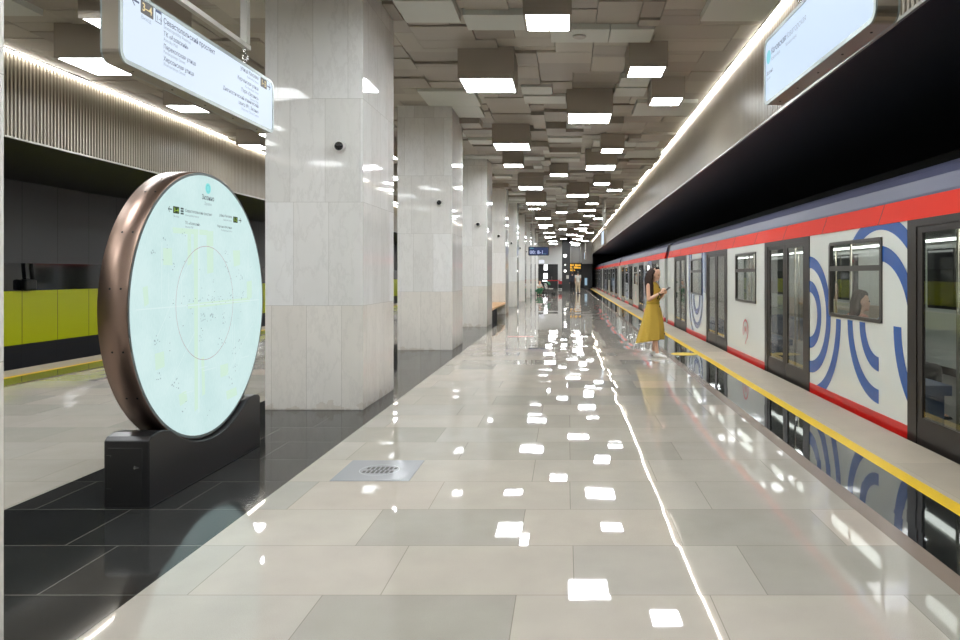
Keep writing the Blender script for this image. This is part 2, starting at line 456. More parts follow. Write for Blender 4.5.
COLN = {('right','mid'):'between pillars and platform axis', ('right','pil'):'along the train side of the pillars', ('right','rgt'):'between train and platform axis',
        ('right','fas'):'hugging the train fascia', ('right','cen'):'over the train platform axis',
        ('left','cen'):'over the lime-walled platform axis', ('left','pil'):'along the lime-walled side of the pillars', ('left','rgt'):'over the lime-walled platform edge',
        ('left','fas'):'hugging the lime-walled fascia'}
cnt = {}
for i, (x, y, t, side, c) in enumerate(sorted(LIST, key=lambda q: q[1])):
    hw, hd, z = SZ[t]; e = 0.033
    k = (side, c, t); cnt[k] = cnt.get(k, -1) + 1
    lab = '%s square ceiling lamp, %s of the %s ones %s' % ('large' if t == 'L' else 'small', ORD[cnt[k]], 'large' if t == 'L' else 'small', COLN[(side, c)])
    o = thing('ceiling_lamp', lab, 'ceiling light', (x, y+hd, z), 0, 'lit square boxes under the panelled ceiling')
    ha, hb = hw+e, hd+e
    bb = MB(); bb.box(-ha, ha, -hb, hb, 0.006, 5.19-z, skip='b')
    bb.frame([(-ha,-hb),(ha,-hb),(ha,hb),(-ha,hb)], [(-hw,-hd),(hw,-hd),(hw,hd),(-hw,hd)], 'z', 0.0, 0.006)
    bb.build('housing', M['lamp_box'], o)
    MB().box(-hw, hw, -hd, hd, 0.003, 0.005).build('diffuser', M['lamp'], o)

# led lines at the head of both fascias
for s, nm in ((0, 'train side'), (1, 'lime-walled side')):
    f = (lambda x: x) if s == 0 else mir
    o = thing('light_strip', 'warm white light line topping the slatted fascia on the %s' % nm, 'light strip', (f(2.718), 30, 4.955), 0, 'light lines above the fascias')
    MB().box(-0.013, 0.013, Y0-30, Y1-30, -0.02, 0.0).build('diffuser', M['led'], o)
    MB().box(-0.03, 0.03, Y0-30, Y1-30, 0.0, 0.03).build('housing', M['lip'], o)

# small round ceiling speakers in pale panels
for k, (x, y, z, lb) in enumerate(((0.19, 10.05, 4.89, 'round grey speaker in the pale ceiling panel beyond the first lamp'), (0.28, 16.1, 4.89, 'round grey speaker in the second pale speaker panel of the ceiling'))):
    o = thing('ceiling_speaker', lb, 'speaker', (x, y, z), 0, 'round ceiling speakers')
    b = MB(); b.tube([(0,0,0.0),(0,0,-0.012)], 0.095, 24); b.build('rim', M['lip'], o)
    b = MB(); b.tube([(0,0,-0.012),(0,0,-0.016)], 0.085, 24); b.build('grille', M['sign_frame'], o)

# ------------------------------------------------------------------ pillars and cameras
for k, y in enumerate(PY):
    if k == 0: lab = 'pale marble pillar before the round map, cut off by the frame'
    else: lab = 'square white marble pillar, %s of the row beyond the round map' % ('first' if k == 1 else ORD[k-1])
    b = MB(); b.box(-0.558, 0.558, 0, PD, 0, 5.19)
    o = b.build('marble_pillar', M['marble'], bevel=0.004); o.location = (XC+0.008, y, 0)
    tag(o, lab, 'pillar', 'marble pillars down the middle of the station')
for k, y in enumerate(PY[1:]):
    o = thing('security_camera', 'round white security camera on the %s marble pillar beyond the round map' % ORD[k], 'camera', (-2.575, y, 3.0), 0, 'security cameras on the pillars')
    b = MB(); b.tube([(0,0,0),(0,-0.03,0)], 0.07, 28); b.tube([(0,-0.03,0),(0,-0.05,0)], [0.07,0.052], 28); b.build('mount', M['white_plastic'], o)
    b = MB(); b.sphere((0,-0.045,0.0), 0.05, 20, 12); b.build('dome', M['dark_glass'], o)
    b = MB(); b.tube([(0,-0.088,0.008),(0,-0.098,0.008)], 0.016, 14); b.build('lens', M['black'], o)

# bench between the third and fourth pillar
yb0, yb1 = PY[3]+PD+0.05, PY[4]
o = thing('bench', 'long bench with wooden seat and black end block between two marble pillars', 'bench', (-2.60, yb0, 0))
b = MB(); b.box(-0.25, 0.29, 0, yb1-yb0, 0.40, 0.47); b.build('seat', M['wood'], o, bevel=0.01)
for a in (0.0,): MB().box(-0.22, 0.28, a+0.02, a+1.58, 0, 0.40).build('leg', M['bench_black'], o)

# floor drain plate
o = thing('floor_drain', 'square steel floor plate with a slotted round grate in the beige tiles', 'drain cover', (-1.472, 5.645, 0))
b = MB(); b.box(-0.298, 0.298, -0.295, 0.295, 0.0, 0.003); b.build('plate', M['steel'], o)
b = MB()
for r in (0, 1):
    for k in range(7):
        ang = (k-3)/3.6; ln = 0.075*math.sqrt(max(0.15, 1-ang*ang))
        x = (k-3)*0.036 + (0.01 if r else 0); yc = -0.05 if r == 0 else 0.05
        b.box(x-0.011, x+0.011, yc-ln*0.55, yc+ln*0.55, 0.003, 0.0042)
b.build('slots', M['black'], o)
b = MB(); b.disc((0,0,0.0036), 0.155, 'z', 40, 0.152); b.build('grate_rim', M['trim_grey'], o)
# stickers on the floor
b = MB()
ell = [(0.25*math.cos(2*PI*k/32), 0.25*math.sin(2*PI*k/32)) for k in range(32)]
b.prism(ell, 'z', 0.0, 0.0025)
o = b.build('floor_sticker', mat('yellow sticker', lin((232,200,70)), 0.4)); o.location = (2.285, 13.85, 0)
tag(o, 'yellow round warning sticker on the black polished strip near the woman', 'sticker')
b = MB(); b.box(-0.32, 0.32, -0.10, 0.10, 0, 0.0025); b.box(-0.28, 0.28, -0.05, 0.05, 0.0025, 0.003, 1)
o = b.build('floor_sticker', [mat('faded red sticker', lin((186,110,104)), 0.4), mat('faded pink print', lin((205,150,140)), 0.4)]); o.location = (-1.12, 17.7, 0)
tag(o, 'faded red rectangular sticker on the beige tiles in mid platform', 'sticker')

# ------------------------------------------------------------------ lettering
def text_mesh(body, size, align='LEFT', bold=0.0):
    cu = bpy.data.curves.new('lettering', 'FONT'); cu.body = body; cu.size = size; cu.align_x = align; cu.offset = bold * size
    cu.resolution_u = 2
    t = bpy.data.objects.new('lettering', cu); C.objects.link(t)
    bpy.context.view_layer.update()
    me = bpy.data.meshes.new_from_object(t.evaluated_get(bpy.context.evaluated_depsgraph_get()))
    bpy.data.objects.remove(t); bpy.data.curves.remove(cu)
    return me
def letters(items, name, material, parent, frame):
    """items: (text, a, b, size, align, bold); frame(a, b) -> local point. each line of writing is a part"""
    for (tx, a, bb, size, al, bold) in items:
        me = text_mesh(tx, size, al, bold)
        for v in me.vertices: v.co = Vector(frame(a + v.co.x, bb + v.co.y))
        me.materials.clear(); me.materials.append(material); me.name = name
        link(bpy.data.objects.new(name, me), parent)
def arrow(b, fr, a, c, s, sgn, mi=0, th=0.16):
    """arrow pointing along sgn (+1 / -1) centred on (a, c)"""
    w = s*th/2
    def q(pts): b.face([fr(a + sgn*x*s, c + y*s) for x, y in pts], mi)
    q([(-0.5,-th/2),(0.36,-th/2),(0.36,th/2),(-0.5,th/2)])
    q([(0.5,0),(0.13,0.40),(0.0,0.40),(0.36,0)]); q([(0.5,0),(0.36,0),(0.0,-0.40),(0.13,-0.40)])

INK = lit('dark blue sign print', (82,94,124)); INK2 = lit('grey blue sign print', (150,165,188)); PLATE = lit('grey exit plate', (104,102,100)); GOLD = lit('gold digits', (236,216,160))
TEAL = lit('teal line badge', (120,206,222)); PAPER = lit('backlit white blue panel', (222,236,252)); PAPER_R = lit('backlit pale blue panel', (200,220,243))

def hanging_sign(label, loc, rotz, L, Hh, T, paper, group, face_both=True, hang=True, ztop=5.0):
    """sign body local: along y from 0 to L, z from 0 to Hh, thickness along x"""
    o = thing('hanging_sign', label, 'sign', loc, rotz, group)
    R = rrect(0, L, 0, Hh, 0.075); Ri = rrect(0.028, L-0.028, 0.028, Hh-0.028, 0.05)
    bd = MB(); bd.prism(R, 'x', -T/2+0.012, T/2-0.012)
    fr = bd.build('body', M['sign_frame'], o)
    for sx in (-1, 1):
        f = MB(); f.frame(R, Ri, 'x', sx*(T/2-0.012), sx*T/2); f.build('rim', M['trim_grey'], o)
        f = MB(); f.prism(Ri, 'x', sx*(T/2-0.012), sx*(T/2-0.005)); f.build('panel', paper, o)
    b = MB()
    for k in range(5):
        y = L*(0.1+0.2*k); b.tube([(0, y, -0.004), (0, y, 0.001)], 0.008, 8)
    b.build('screw', M['black'], fr)
    return o
def hanger(label, loc, rotz, L, Hh, group, z_sign, ya, yb, x=0.0):
    """steel gantry from the ceiling with chains down to the sign"""
    o = thing('sign_hanger', label, 'bracket', (loc[0], loc[1], z_sign), rotz, group)
    zb = Hh + 0.19; zt = 5.19 - z_sign
    MB().box(-0.024, 0.024, ya-0.06, yb+0.06, zb-0.02, zb+0.02).build('crossbar', M['rod'], o)
    for y in (ya, yb):
        MB().box(-0.03, 0.03, y-0.03, y+0.03, zb+0.02, zt).build('post', M['rod'], o)
        for kk, (zc, ang) in enumerate(((zb-0.055, 0), (zb-0.105, 1), (zb-0.15, 0))):
            c = MB(); n = 14
            pts = []
            for q in range(n+1):
                t = 2*PI*q/n; a, d = 0.022*math.cos(t), 0.032*math.sin(t)
                pts.append((0, y+a, zc+d) if ang == 0 else (a, y, zc+d))
            c.tube(pts, 0.006, 6, cap=False); c.build('chain_link', M['chrome'], o)
    return o

# left sign (faces +x)
LS = dict(x=-2.84, y=4.455, L=2.345, H=0.497, T=0.125, z=2.88)
sg = hanging_sign('long white lit hanging sign with exit directions above the round map', (LS['x'], LS['y'], LS['z']), 0, LS['L'], LS['H'], LS['T'], PAPER, 'hanging platform signs')
hanger('steel crossbar and chains carrying the sign above the round map', (LS['x'], LS['y'], 0), 0, LS['L'], LS['H'], 'sign gantries', LS['z'], 0.30, LS['L']-0.47)
fx = LS['T']/2 - 0.003
fr = lambda a, z: (fx, a - LS['y'], z - LS['z'])
letters([('Севастопольский проспект', 4.94, 3.285, 0.054, 'LEFT', 0.012), ('ТК «Азовский»', 4.94, 3.200, 0.045, 'LEFT', 0.008),
         ('Перекопская улица', 4.94, 3.112, 0.045, 'LEFT', 0.008), ('Херсонская улица', 4.94, 3.027, 0.045, 'LEFT', 0.008),
         ('улица Каховка', 6.465, 3.300, 0.050, 'RIGHT', 0.008), ('Керченская улица', 6.465, 3.205, 0.046, 'RIGHT', 0.004),
         ('Парк «Зюзино»', 6.465, 3.118, 0.046, 'RIGHT', 0.004), ('Диагностический клинический', 6.465, 3.050, 0.044, 'RIGHT', 0.004), ('центр №1, Зюзино', 6.465, 2.998, 0.044, 'RIGHT', 0.004),
         ('1→', 4.852, 3.275, 0.05, 'LEFT', 0.0)], 'lettering', INK, sg, fr)
letters([('Sevastopolsky Avenue', 4.94, 3.250, 0.040, 'LEFT', 0), ('Azovsky Mall', 4.94, 3.165, 0.034, 'LEFT', 0), ('Perekopskaya Street', 4.94, 3.078, 0.034, 'LEFT', 0), ('Khersonskaya Street', 4.94, 2.994, 0.034, 'LEFT', 0),
         ('Kakhovka Street', 6.465, 3.262, 0.034, 'RIGHT', 0), ('Kerchenskaya Street', 6.465, 3.168, 0.032, 'RIGHT', 0), ('Zyuzino Park', 6.465, 3.085, 0.032, 'RIGHT', 0), ('Diagnostic Clinical Centre', 6.465, 2.962, 0.032, 'RIGHT', 0),
         ('Выход', 4.68, 3.225, 0.036, 'LEFT', 0)], 'small_lettering', INK2, sg, fr)
fr1 = lambda a, z: (fx - 0.0008, a - LS['y'], z - LS['z'])
for (a0, a1, z0, z1) in ((4.675,4.82,3.262,3.352), (6.51,6.645,3.262,3.347)):
    b = MB(); b.face([fr1(*q) for q in rrect(a0, a1, z0, z1, 0.006, 2)]); b.build('exit_plate', PLATE, sg, fix=False)
letters([('3–4', 4.7475, 3.283, 0.075, 'CENTER', 0.02), ('1–2', 6.5775, 3.283, 0.068, 'CENTER', 0.02)], 'exit_number', GOLD, sg, fr)
for (a, c, s_, g) in ((4.615, 3.315, 0.085, -1), (6.69, 3.30, 0.07, 1)):
    b = MB(); arrow(b, fr, a, c, s_, g); b.build('arrow', INK, sg, fix=False)
b = MB()
ya, yb_, za, zb_ = 4.842, 4.915, 3.262, 3.347
for q in ((ya,ya+.005,za,zb_),(yb_-.005,yb_,za,zb_),(ya,yb_,za,za+.005),(ya,yb_,zb_-.018,zb_)):
    b.face([fr(q[0],q[2]),fr(q[1],q[2]),fr(q[1],q[3]),fr(q[0],q[3])])
b.build('platform_icon', INK, sg, fix=False)

# right signs (face -x): near one turned a degree
RS = dict(x=1.735, y=3.85, L=2.02, H=0.535, T=0.135, z=2.92)
ROT = math.radians(1.2)
sg = hanging_sign('pale blue lit hanging sign with teal badge by the train fascia', (RS['x'], RS['y'], RS['z']), ROT, RS['L'], RS['H'], RS['T'], PAPER_R, 'hanging platform signs')
hanger('steel crossbar and chains of the pale blue sign with teal badge', (RS['x'], RS['y'], 0), ROT, RS['L'], RS['H'], 'sign gantries', RS['z'], 0.3, RS['L']-0.68)
fx2 = -RS['T']/2 + 0.003
frr = lambda a, z: (fx2, RS['L'] - a, z)           # a runs from the far end towards the camera
letters([('Каховская', 0.185, 0.375, 0.068, 'LEFT', 0.012), ('Зюзино', 0.03+0.03, 0.235, 0.045, 'LEFT', 0.0)], 'lettering', INK, sg, frr)
letters([('Новаторская', 0.53, 0.375, 0.068, 'LEFT', 0.0), ('Kakhovskaya', 0.185, 0.325, 0.042, 'LEFT', 0), ('Novatorskaya', 0.53, 0.325, 0.042, 'LEFT', 0), ('Zyuzino', 0.06, 0.195, 0.032, 'LEFT', 0)], 'small_lettering', INK2, sg, frr)
b = MB()
b.face([frr(0.115+0.055*math.cos(2*PI*k/28), 0.375+0.055*math.sin(2*PI*k/28)) for k in range(28)])
b.build('line_badge', TEAL, sg, fix=False)
for k, (yy, lb) in enumerate(((31.0, 'second'), (62.0, 'third'))):
    s2 = hanging_sign('slim lit hanging sign seen edge-on beside the train fascia, %s from the front' % lb, (1.70, yy, 2.85), 0, 2.0, 0.62, 0.13, PAPER_R, 'hanging platform signs')
    hanger('steel posts of the %s hanging sign along the train fascia' % lb, (1.70, yy, 0), 0, 2.0, 0.62, 'sign gantries', 2.85, 0.3, 1.7)

# departure board facing the camera
o = thing('departure_board', 'dark blue screen board with white figures hanging far down the platform', 'display', (-1.53, 40.0, 2.58))
b = MB(); b.prism(rrect(-0.58, 0.58, 0, 0.50, 0.06), 'y', 0, 0.12); b.build('case', M['black_metal'], o)
b = MB(); b.prism(rrect(-0.52, 0.52, 0.05, 0.45, 0.01), 'y', -0.006, 0); b.build('screen', lit('navy screen', (36,52,96)), o)
fb = lambda a, z: (a, -0.008, z)
letters([('00:', -0.50, 0.10, 0.27, 'LEFT', 0.02), ('8-1', -0.08, 0.10, 0.27, 'LEFT', 0.02)], 'figures', lit('white blue figures', (196,204,244)), o, fb)
b = MB(); b.face([fb(-0.50,0.38), fb(-0.28,0.38), fb(-0.28,0.44), fb(-0.50,0.44)]); b.face([fb(0.25,0.08), fb(0.42,0.08), fb(0.42,0.11), fb(0.25,0.11)])
b.build('header_bar', lit('teal header', (90,140,160)), o, fix=False)
for x in (-0.35, 0.35): MB().tube([(x,0.06,0.5),(x,0.06,2.22)], 0.02, 8).build('post', M['rod'], o)

# ------------------------------------------------------------------ round map on its black base
XF, YC, ZC, RD = -2.80, 5.585, 1.312, 1.026
tot = thing('map_totem', 'round backlit station map in a bronze drum on a black base', 'information stand', (XF-0.105, YC, 0))
lx = 0.105                                         # face plane in local x
b = MB(); n = 96; rings = []
for (x, r) in ((lx-0.195, RD-0.008), (lx-0.190, RD), (lx-0.004, RD), (lx, RD-0.006), (lx, RD-0.012)):
    rings.append([(x, r*math.cos(2*PI*k/n), ZC + r*math.sin(2*PI*k/n)) for k in range(n)])
b.loft(rings); rim = b.build('drum', M['bronze'], tot)
for a in (172, 150, 128, 115, 195, 215):
    t = math.radians(a)
    for xx in (0.045, 0.115):
        p = Vector((lx-xx, RD*math.cos(t), ZC+RD*math.sin(t))); q = p + Vector((0, math.cos(t), math.sin(t)))*0.002
        b = MB(); b.tube([p - (q-p), q], 0.007, 8); b.build('screw', M['black'], rim)
b = MB(); b.disc((lx+0.0005, 0, ZC), RD-0.006, 'x', 96, RD-0.028); b.build('face_trim', mat('dark seal', lin((110,122,124)), 0.3, 0.3), tot)
MAPBG = lit('pale cyan backlit map', (205,232,230))
def mapbg():
    t = NT(MAPBG); n = t.noise(t.pos(), 3.0, 4.0); n2 = t.noise(t.v('MULTIPLY', t.pos(), (1, 14, 3)), 9.0, 2.0)
    f = t.m('ADD', t.m('MULTIPLY', n, 0.6), t.m('MULTIPLY', n2, 0.4))
    t.put(t.b.inputs['Emission Color'], t.ramp(f, [(0.35, lin((198,227,226))), (0.62, lin((211,236,235)))]))
mapbg()
b = MB(); b.disc((lx+0.001, 0, ZC), RD-0.026, 'x', 96); face = b.build('map_face', MAPBG, tot)
fm = lambda dx: (lambda a, c: (lx + 0.001 + dx, a, ZC + c))
fmp = fm(0.0012); fmq = fm(0.002)
# parks and wide roads
GREEN = lit('pale green park', (206,234,216)); ROAD = lit('white road', (216,238,237)); GREY = lit('grey city blocks', (160,184,188)); DOT = lit('dark map print', (104,120,126)); PINK = lit('dull red ring line', (176,140,146))
mr = random.Random(11)
def quad(b, f, a0, a1, c0, c1):
    b.face([f(a0,c0), f(a1,c0), f(a1,c1), f(a0,c1)])
b = MB()
for q in ((-0.50,0.02,0.53,0.58),(-0.02,0.09,0.24,0.58),(-0.21,-0.15,-0.80,0.55),(-0.30,-0.24,0.30,0.56),(-0.86,-0.79,0.02,0.16),(-0.62,-0.50,0.30,0.42),(0.68,0.78,0.02,0.18),
          (-0.30,0.75,-0.02,0.03),(-0.72,-0.60,-0.30,-0.42),(-0.42,-0.30,-0.62,-0.72),(0.20,0.34,-0.50,-0.60),(-0.10,-0.04,-0.70,-0.40),(0.42,0.55,0.30,0.44),(0.30,0.50,-0.80,-0.72)):
    a0,a1,c0,c1 = q; c0, c1 = min(c0,c1), max(c0,c1)
    s = 0.02
    b.face([fmp(a0+mr.uniform(0,s),c0), fmp(a1,c0+mr.uniform(0,s)), fmp(a1-mr.uniform(0,s),c1), fmp(a0,c1-mr.uniform(0,s))])
b.build('map_parks', GREEN, face, fix=False)
b = MB()
f0 = fm(0.0016)
quad(b, f0, -0.93, 0.93, 0.0, 0.009); quad(b, f0, -0.145, -0.13, -0.82, 0.6)
for k in range(16):
    a = mr.uniform(-0.75, 0.75); c = mr.uniform(-0.75, 0.5); L = mr.uniform(0.15, 0.5)
    if math.hypot(a, c) + L*0.5 > 0.9: continue
    if k % 2: quad(b, f0, a, a+L*0.5, c, c+0.006)
    else: quad(b, f0, a, a+0.006, c, min(c+L, 0.55))
for (a0,c0,a1,c1) in ((-0.7,-0.2,-0.3,0.3),(0.3,-0.6,0.8,-0.2),(-0.6,-0.6,-0.2,-0.2)):
    b.face([f0(a0,c0), f0(a0+0.008,c0), f0(a1+0.008,c1), f0(a1,c1)])
b.build('map_roads', ROAD, face, fix=False)
b = MB()
for (ca, cc, sp, nn) in ((-0.08,-0.10,0.03,14),(0.06,-0.10,0.03,12),(-0.70,-0.22,0.04,8),(-0.68,-0.46,0.03,6),(-0.47,-0.55,0.05,9),(-0.6,0.45,0.04,6),(-0.75,0.38,0.03,5),(0.32,0.30,0.05,8),(0.30,0.42,0.03,5),
                         (0.55,0.22,0.05,7),(0.60,0.05,0.04,6),(0.24,-0.12,0.05,8),(0.20,-0.32,0.04,6),(0.42,-0.40,0.04,5),(0.45,-0.55,0.04,6),(0.38,-0.65,0.04,5),(0.36,0.06,0.05,7),(0.56,-0.38,0.05,4),(-0.10,-0.25,0.03,5),(-0.5,0.28,0.03,4),(-0.35,0.54,0.03,4),(-0.36,-0.74,0.04,4),(0.0,-0.86,0.03,2)):
    for _ in range(nn):
        a = ca + mr.uniform(-sp, sp); c = cc + mr.uniform(-sp, sp); w = mr.uniform(0.005, 0.014); h = mr.uniform(0.004, 0.012)
        quad(b, fmp, a, a+w, c, c+h)
b.build('map_blocks', GREY, face, fix=False)
b = MB()
for _ in range(70):
    a = mr.gauss(0.05, 0.35); c = mr.gauss(0.0, 0.30) if mr.random() < 0.5 else mr.gauss(0.03, 0.02)
    if math.hypot(a, c) > 0.85 or c > 0.5: continue
    s = mr.uniform(0.003, 0.006); quad(b, fmq, a, a+s*1.6, c, c+s)
b.build('map_symbols', DOT, face, fix=False)
b = MB(); b.disc((lx+0.0035, -0.02, ZC+0.014), 0.4415, 'x', 80, 0.438); b.build('map_ring', PINK, face, fix=False)
MI = lit('map title ink', (70,84,92)); MI2 = lit('map small ink', (140,160,166))
letters([('Зюзино', 0.003, 0.815, 0.052, 'CENTER', 0.015), ('Севастопольский проспект', -0.335, 0.695, 0.030, 'LEFT', 0.006), ('ТК «Азовский»', -0.335, 0.605, 0.030, 'LEFT', 0.004),
         ('улица Каховка', 0.40, 0.705, 0.030, 'RIGHT', 0.006), ('Керченская улица', 0.40, 0.615, 0.028, 'RIGHT', 0.004)], 'lettering', MI, face, fmq)
letters([('Zyuzino', 0.003, 0.775, 0.034, 'CENTER', 0), ('Sevastopolsky Avenue', -0.335, 0.665, 0.022, 'LEFT', 0), ('Azovsky Mall', -0.335, 0.58, 0.022, 'LEFT', 0), ('Kakhovka Street', 0.40, 0.675, 0.022, 'RIGHT', 0), ('Kerchenskaya Street', 0.40, 0.588, 0.022, 'RIGHT', 0), ('Выход', -0.455, 0.645, 0.022, 'CENTER', 0)], 'small_lettering', MI2, face, fmq)
b = MB(); b.face([fmq(0.003+0.042*math.cos(2*PI*k/28), 0.905+0.042*math.sin(2*PI*k/28)) for k in range(28)])
b.build('line_badge', lit('teal map badge', (130,222,222)), face, fix=False)
b = MB(); b.disc((lx+0.0036, 0.003, ZC+0.905), 0.030, 'x', 24, 0.024); b.build('badge_ring', lit('teal badge ring', (110,200,204)), face, fix=False)
GP = lit('green black plate', (36,58,30))
for a0 in (-0.495, 0.425):
    b = MB(); quad(b, fmq, a0, a0+0.08, 0.672, 0.722); b.build('exit_plate', GP, face, fix=False)
letters([('3–4', -0.455, 0.683, 0.042, 'CENTER', 0.02), ('1–2', 0.465, 0.683, 0.042, 'CENTER', 0.02)], 'exit_number', lit('green digits', (150,190,60)), face, fm(0.0028))
MA = lit('map arrow ink', (50,66,70))
for (a, g) in ((-0.535, -1), (0.55, 1)):
    b = MB(); arrow(b, fmq, a, 0.697, 0.05, g); b.build('arrow', MA, face, fix=False)
b = MB()
for k in range(3): quad(b, fmq, -0.395+0.0, -0.355, 0.672+0.018*k, 0.684+0.018*k)
b.build('platform_icon', MA, face, fix=False)
# base: long black block with a cradle
RC = RD + 0.012; hz = 0.475; pts = []
yh = 0.86
a_ = math.sqrt(RC*RC - (ZC-hz)**2)
prof = [(-yh, 0.0), (-yh, hz-0.03), (-yh+0.03, hz-0.005), (-yh+0.10, hz+0.008), (-a_-0.06, hz+0.004)]
prof += [(-a_+0.01, hz-0.012)]
t0 = math.asin((a_-0.03)/RC)
for k in range(33):
    t = -t0 + 2*t0*k/32
    prof.append((RC*math.sin(t), ZC - RC*math.cos(t)))
prof += [(a_-0.01, hz-0.012), (a_+0.06, hz+0.004), (yh-0.10, hz+0.008), (yh-0.03, hz-0.005), (yh, hz-0.03), (yh, 0.0)]
b = MB(); b.prism(prof, 'x', -0.15, 0.15); base = b.build('base', M['black_satin'], tot, bevel=0.008)
b = MB(); b.box(-0.125, 0.105, -yh-0.004, -yh, 0.03, 0.40); sd = b.build('service_door', M['black_metal'], base, bevel=0.002)
b = MB(); b.tube([(0.06,-yh-0.009,0.27),(0.06,-yh-0.004,0.27)], 0.010, 12); b.box(0.062,0.085,-yh-0.008,-yh-0.004,0.266,0.274); b.build('lock', M['chrome'], sd)
b = MB()
for z in (0.12, 0.34): b.box(-0.13,-0.10,-yh-0.007,-yh-0.003,z,z+0.012)
b.build('hinge', M['black_satin'], sd)

# ------------------------------------------------------------------ train
def glass(name, tint, ior=1.5, rough=0.0):
    m = bpy.data.materials.new(name); m.use_nodes = True; t = m.node_tree; t.nodes.clear()
    o = t.nodes.new('ShaderNodeOutputMaterial'); mx = t.nodes.new('ShaderNodeMixShader'); tr = t.nodes.new('ShaderNodeBsdfTransparent'); gl = t.nodes.new('ShaderNodeBsdfGlossy'); fr = t.nodes.new('ShaderNodeFresnel')
    ge = t.nodes.new('ShaderNodeNewGeometry'); mr_ = t.nodes.new('ShaderNodeMapRange')     # same reflectance on both faces of the pane
    mr_.inputs['To Min'].default_value = ior; mr_.inputs['To Max'].default_value = 1/ior
    t.links.new(ge.outputs['Backfacing'], mr_.inputs['Value']); t.links.new(mr_.outputs[0], fr.inputs[0]); tr.inputs[0].default_value = (*tint, 1); gl.inputs['Roughness'].default_value = rough
    t.links.new(fr.outputs[0], mx.inputs[0]); t.links.new(tr.outputs[0], mx.inputs[1]); t.links.new(gl.outputs[0], mx.inputs[2]); t.links.new(mx.outputs[0], o.inputs[0])
    return m
M['pane'] = glass('train window glass', (0.88,0.90,0.88), 1.45)
M['door_pane'] = glass('train door glass', (0.78,0.80,0.78), 1.45)
M['car_white'] = mat('pale grey white paint', lin((216,220,214)), 0.22, coat=0.5)
M['car_red'] = mat('red paint', lin((214,46,26)), 0.5, spec=0.06)
M['car_red2'] = mat('dark red sill paint', lin((196,22,20)), 0.3, spec=0.4)
M['car_roof'] = mat('slate blue roof paint', lin((82,84,108)), 0.4, spec=0.3)
M['car_blue'] = mat('blue wave film', lin((34,84,158)), 0.25, coat=0.2)
M['car_dark'] = mat('anthracite door frame', lin((40,35,32)), 0.35, spec=0.3)
M['gasket'] = mat('dark window frame', lin((58,55,52)), 0.3)
M['car_black'] = mat('black underframe', lin((18,18,19)), 0.5)
M['cab_wall'] = mat('pale cabin lining', lin((196,198,192)), 0.4)
M['cab_floor'] = mat('grey cabin floor', lin((110,108,104)), 0.4)
M['seat'] = mat('blue grey seat', lin((70,92,128)), 0.5)
M['seat_b'] = mat('sand seat back', lin((176,160,140)), 0.5)
M['pole'] = mat('pale steel grab pole', lin((220,214,196)), 0.2, 0.7)
M['cab_light'] = mat('cabin light', (0.8,0.8,0.8), 0.5, emit=(0.97,1.0,0.98), strength=4.5)
M['far_glass'] = mat('dark far window', (0.01,0.011,0.012), 0.05)
M['pin_red'] = mat('red logo print', lin((176,34,44)), 0.3)

CL, DP, DW, DT = 19.70, 4.91, 2.15, 2.06      # car length, door pitch, door width, top of side
D0 = 1.40                                     # first door's near edge
doors = [(D0 + DP*k, D0 + DP*k + DW) for k in range(4)]
segs = [(0.0, doors[0][0])] + [(doors[k][1], doors[k+1][0]) for k in range(3)] + [(doors[3][1], CL)]
WZ = (1.035, 1.935)
wins = [(segs[k][0] + (segs[k][1]-segs[k][0])/2 - 0.745 - 0.08, segs[k][0] + (segs[k][1]-segs[k][0])/2 + 0.745 - 0.08) for k in (1,2,3)]

def clip_poly(poly, y0, y1, z0, z1):
    for axis, lim, keep in ((0,y0,1),(0,y1,-1),(1,z0,1),(1,z1,-1)):
        out = []
        for i in range(len(poly)):
            p, q = poly[i], poly[(i+1) % len(poly)]
            pi, qi = (p[axis]-lim)*keep >= 0, (q[axis]-lim)*keep >= 0
            if pi: out.append(p)
            if pi != qi:
                t = (lim-p[axis])/(q[axis]-p[axis]); out.append((p[0]+(q[0]-p[0])*t, p[1]+(q[1]-p[1])*t))
        poly = out
        if len(poly) < 3: return []
    return poly
def stripes(car, specs, seg, win, x):
    regs = [(seg[0], win[0], 0.1, DT), (win[1], seg[1], 0.1, DT), (win[0], win[1], 0.1, WZ[0]), (win[0], win[1], WZ[1], DT)]
    for sp in specs:
        polys = []; b = MB()
        if sp[0] == 'arc':
            _, cy, cz, r0, r1, a0, a1, lim = sp
            n = max(4, int((a1-a0)/4))
            for k in range(n):
                t, u = math.radians(a0+(a1-a0)*k/n), math.radians(a0+(a1-a0)*(k+1)/n)
                polys.append([(cy+r0*math.cos(t), cz+r0*math.sin(t)), (cy+r1*math.cos(t), cz+r1*math.sin(t)), (cy+r1*math.cos(u), cz+r1*math.sin(u)), (cy+r0*math.cos(u), cz+r0*math.sin(u))])
        else:
            _, a, c, z0, z1, lim = sp; polys.append([(a,z0),(c,z0),(c,z1),(a,z1)])
        for p in polys:
            for r in regs:
                q = clip_poly(p, max(r[0], lim[0]), min(r[1], lim[1]), max(r[2], lim[2]), min(r[3], lim[3]))
                if len(q) > 2: b.face([(x, *v) for v in q])
        b.build('wave_stripe', M['car_blue'], car, fix=False)

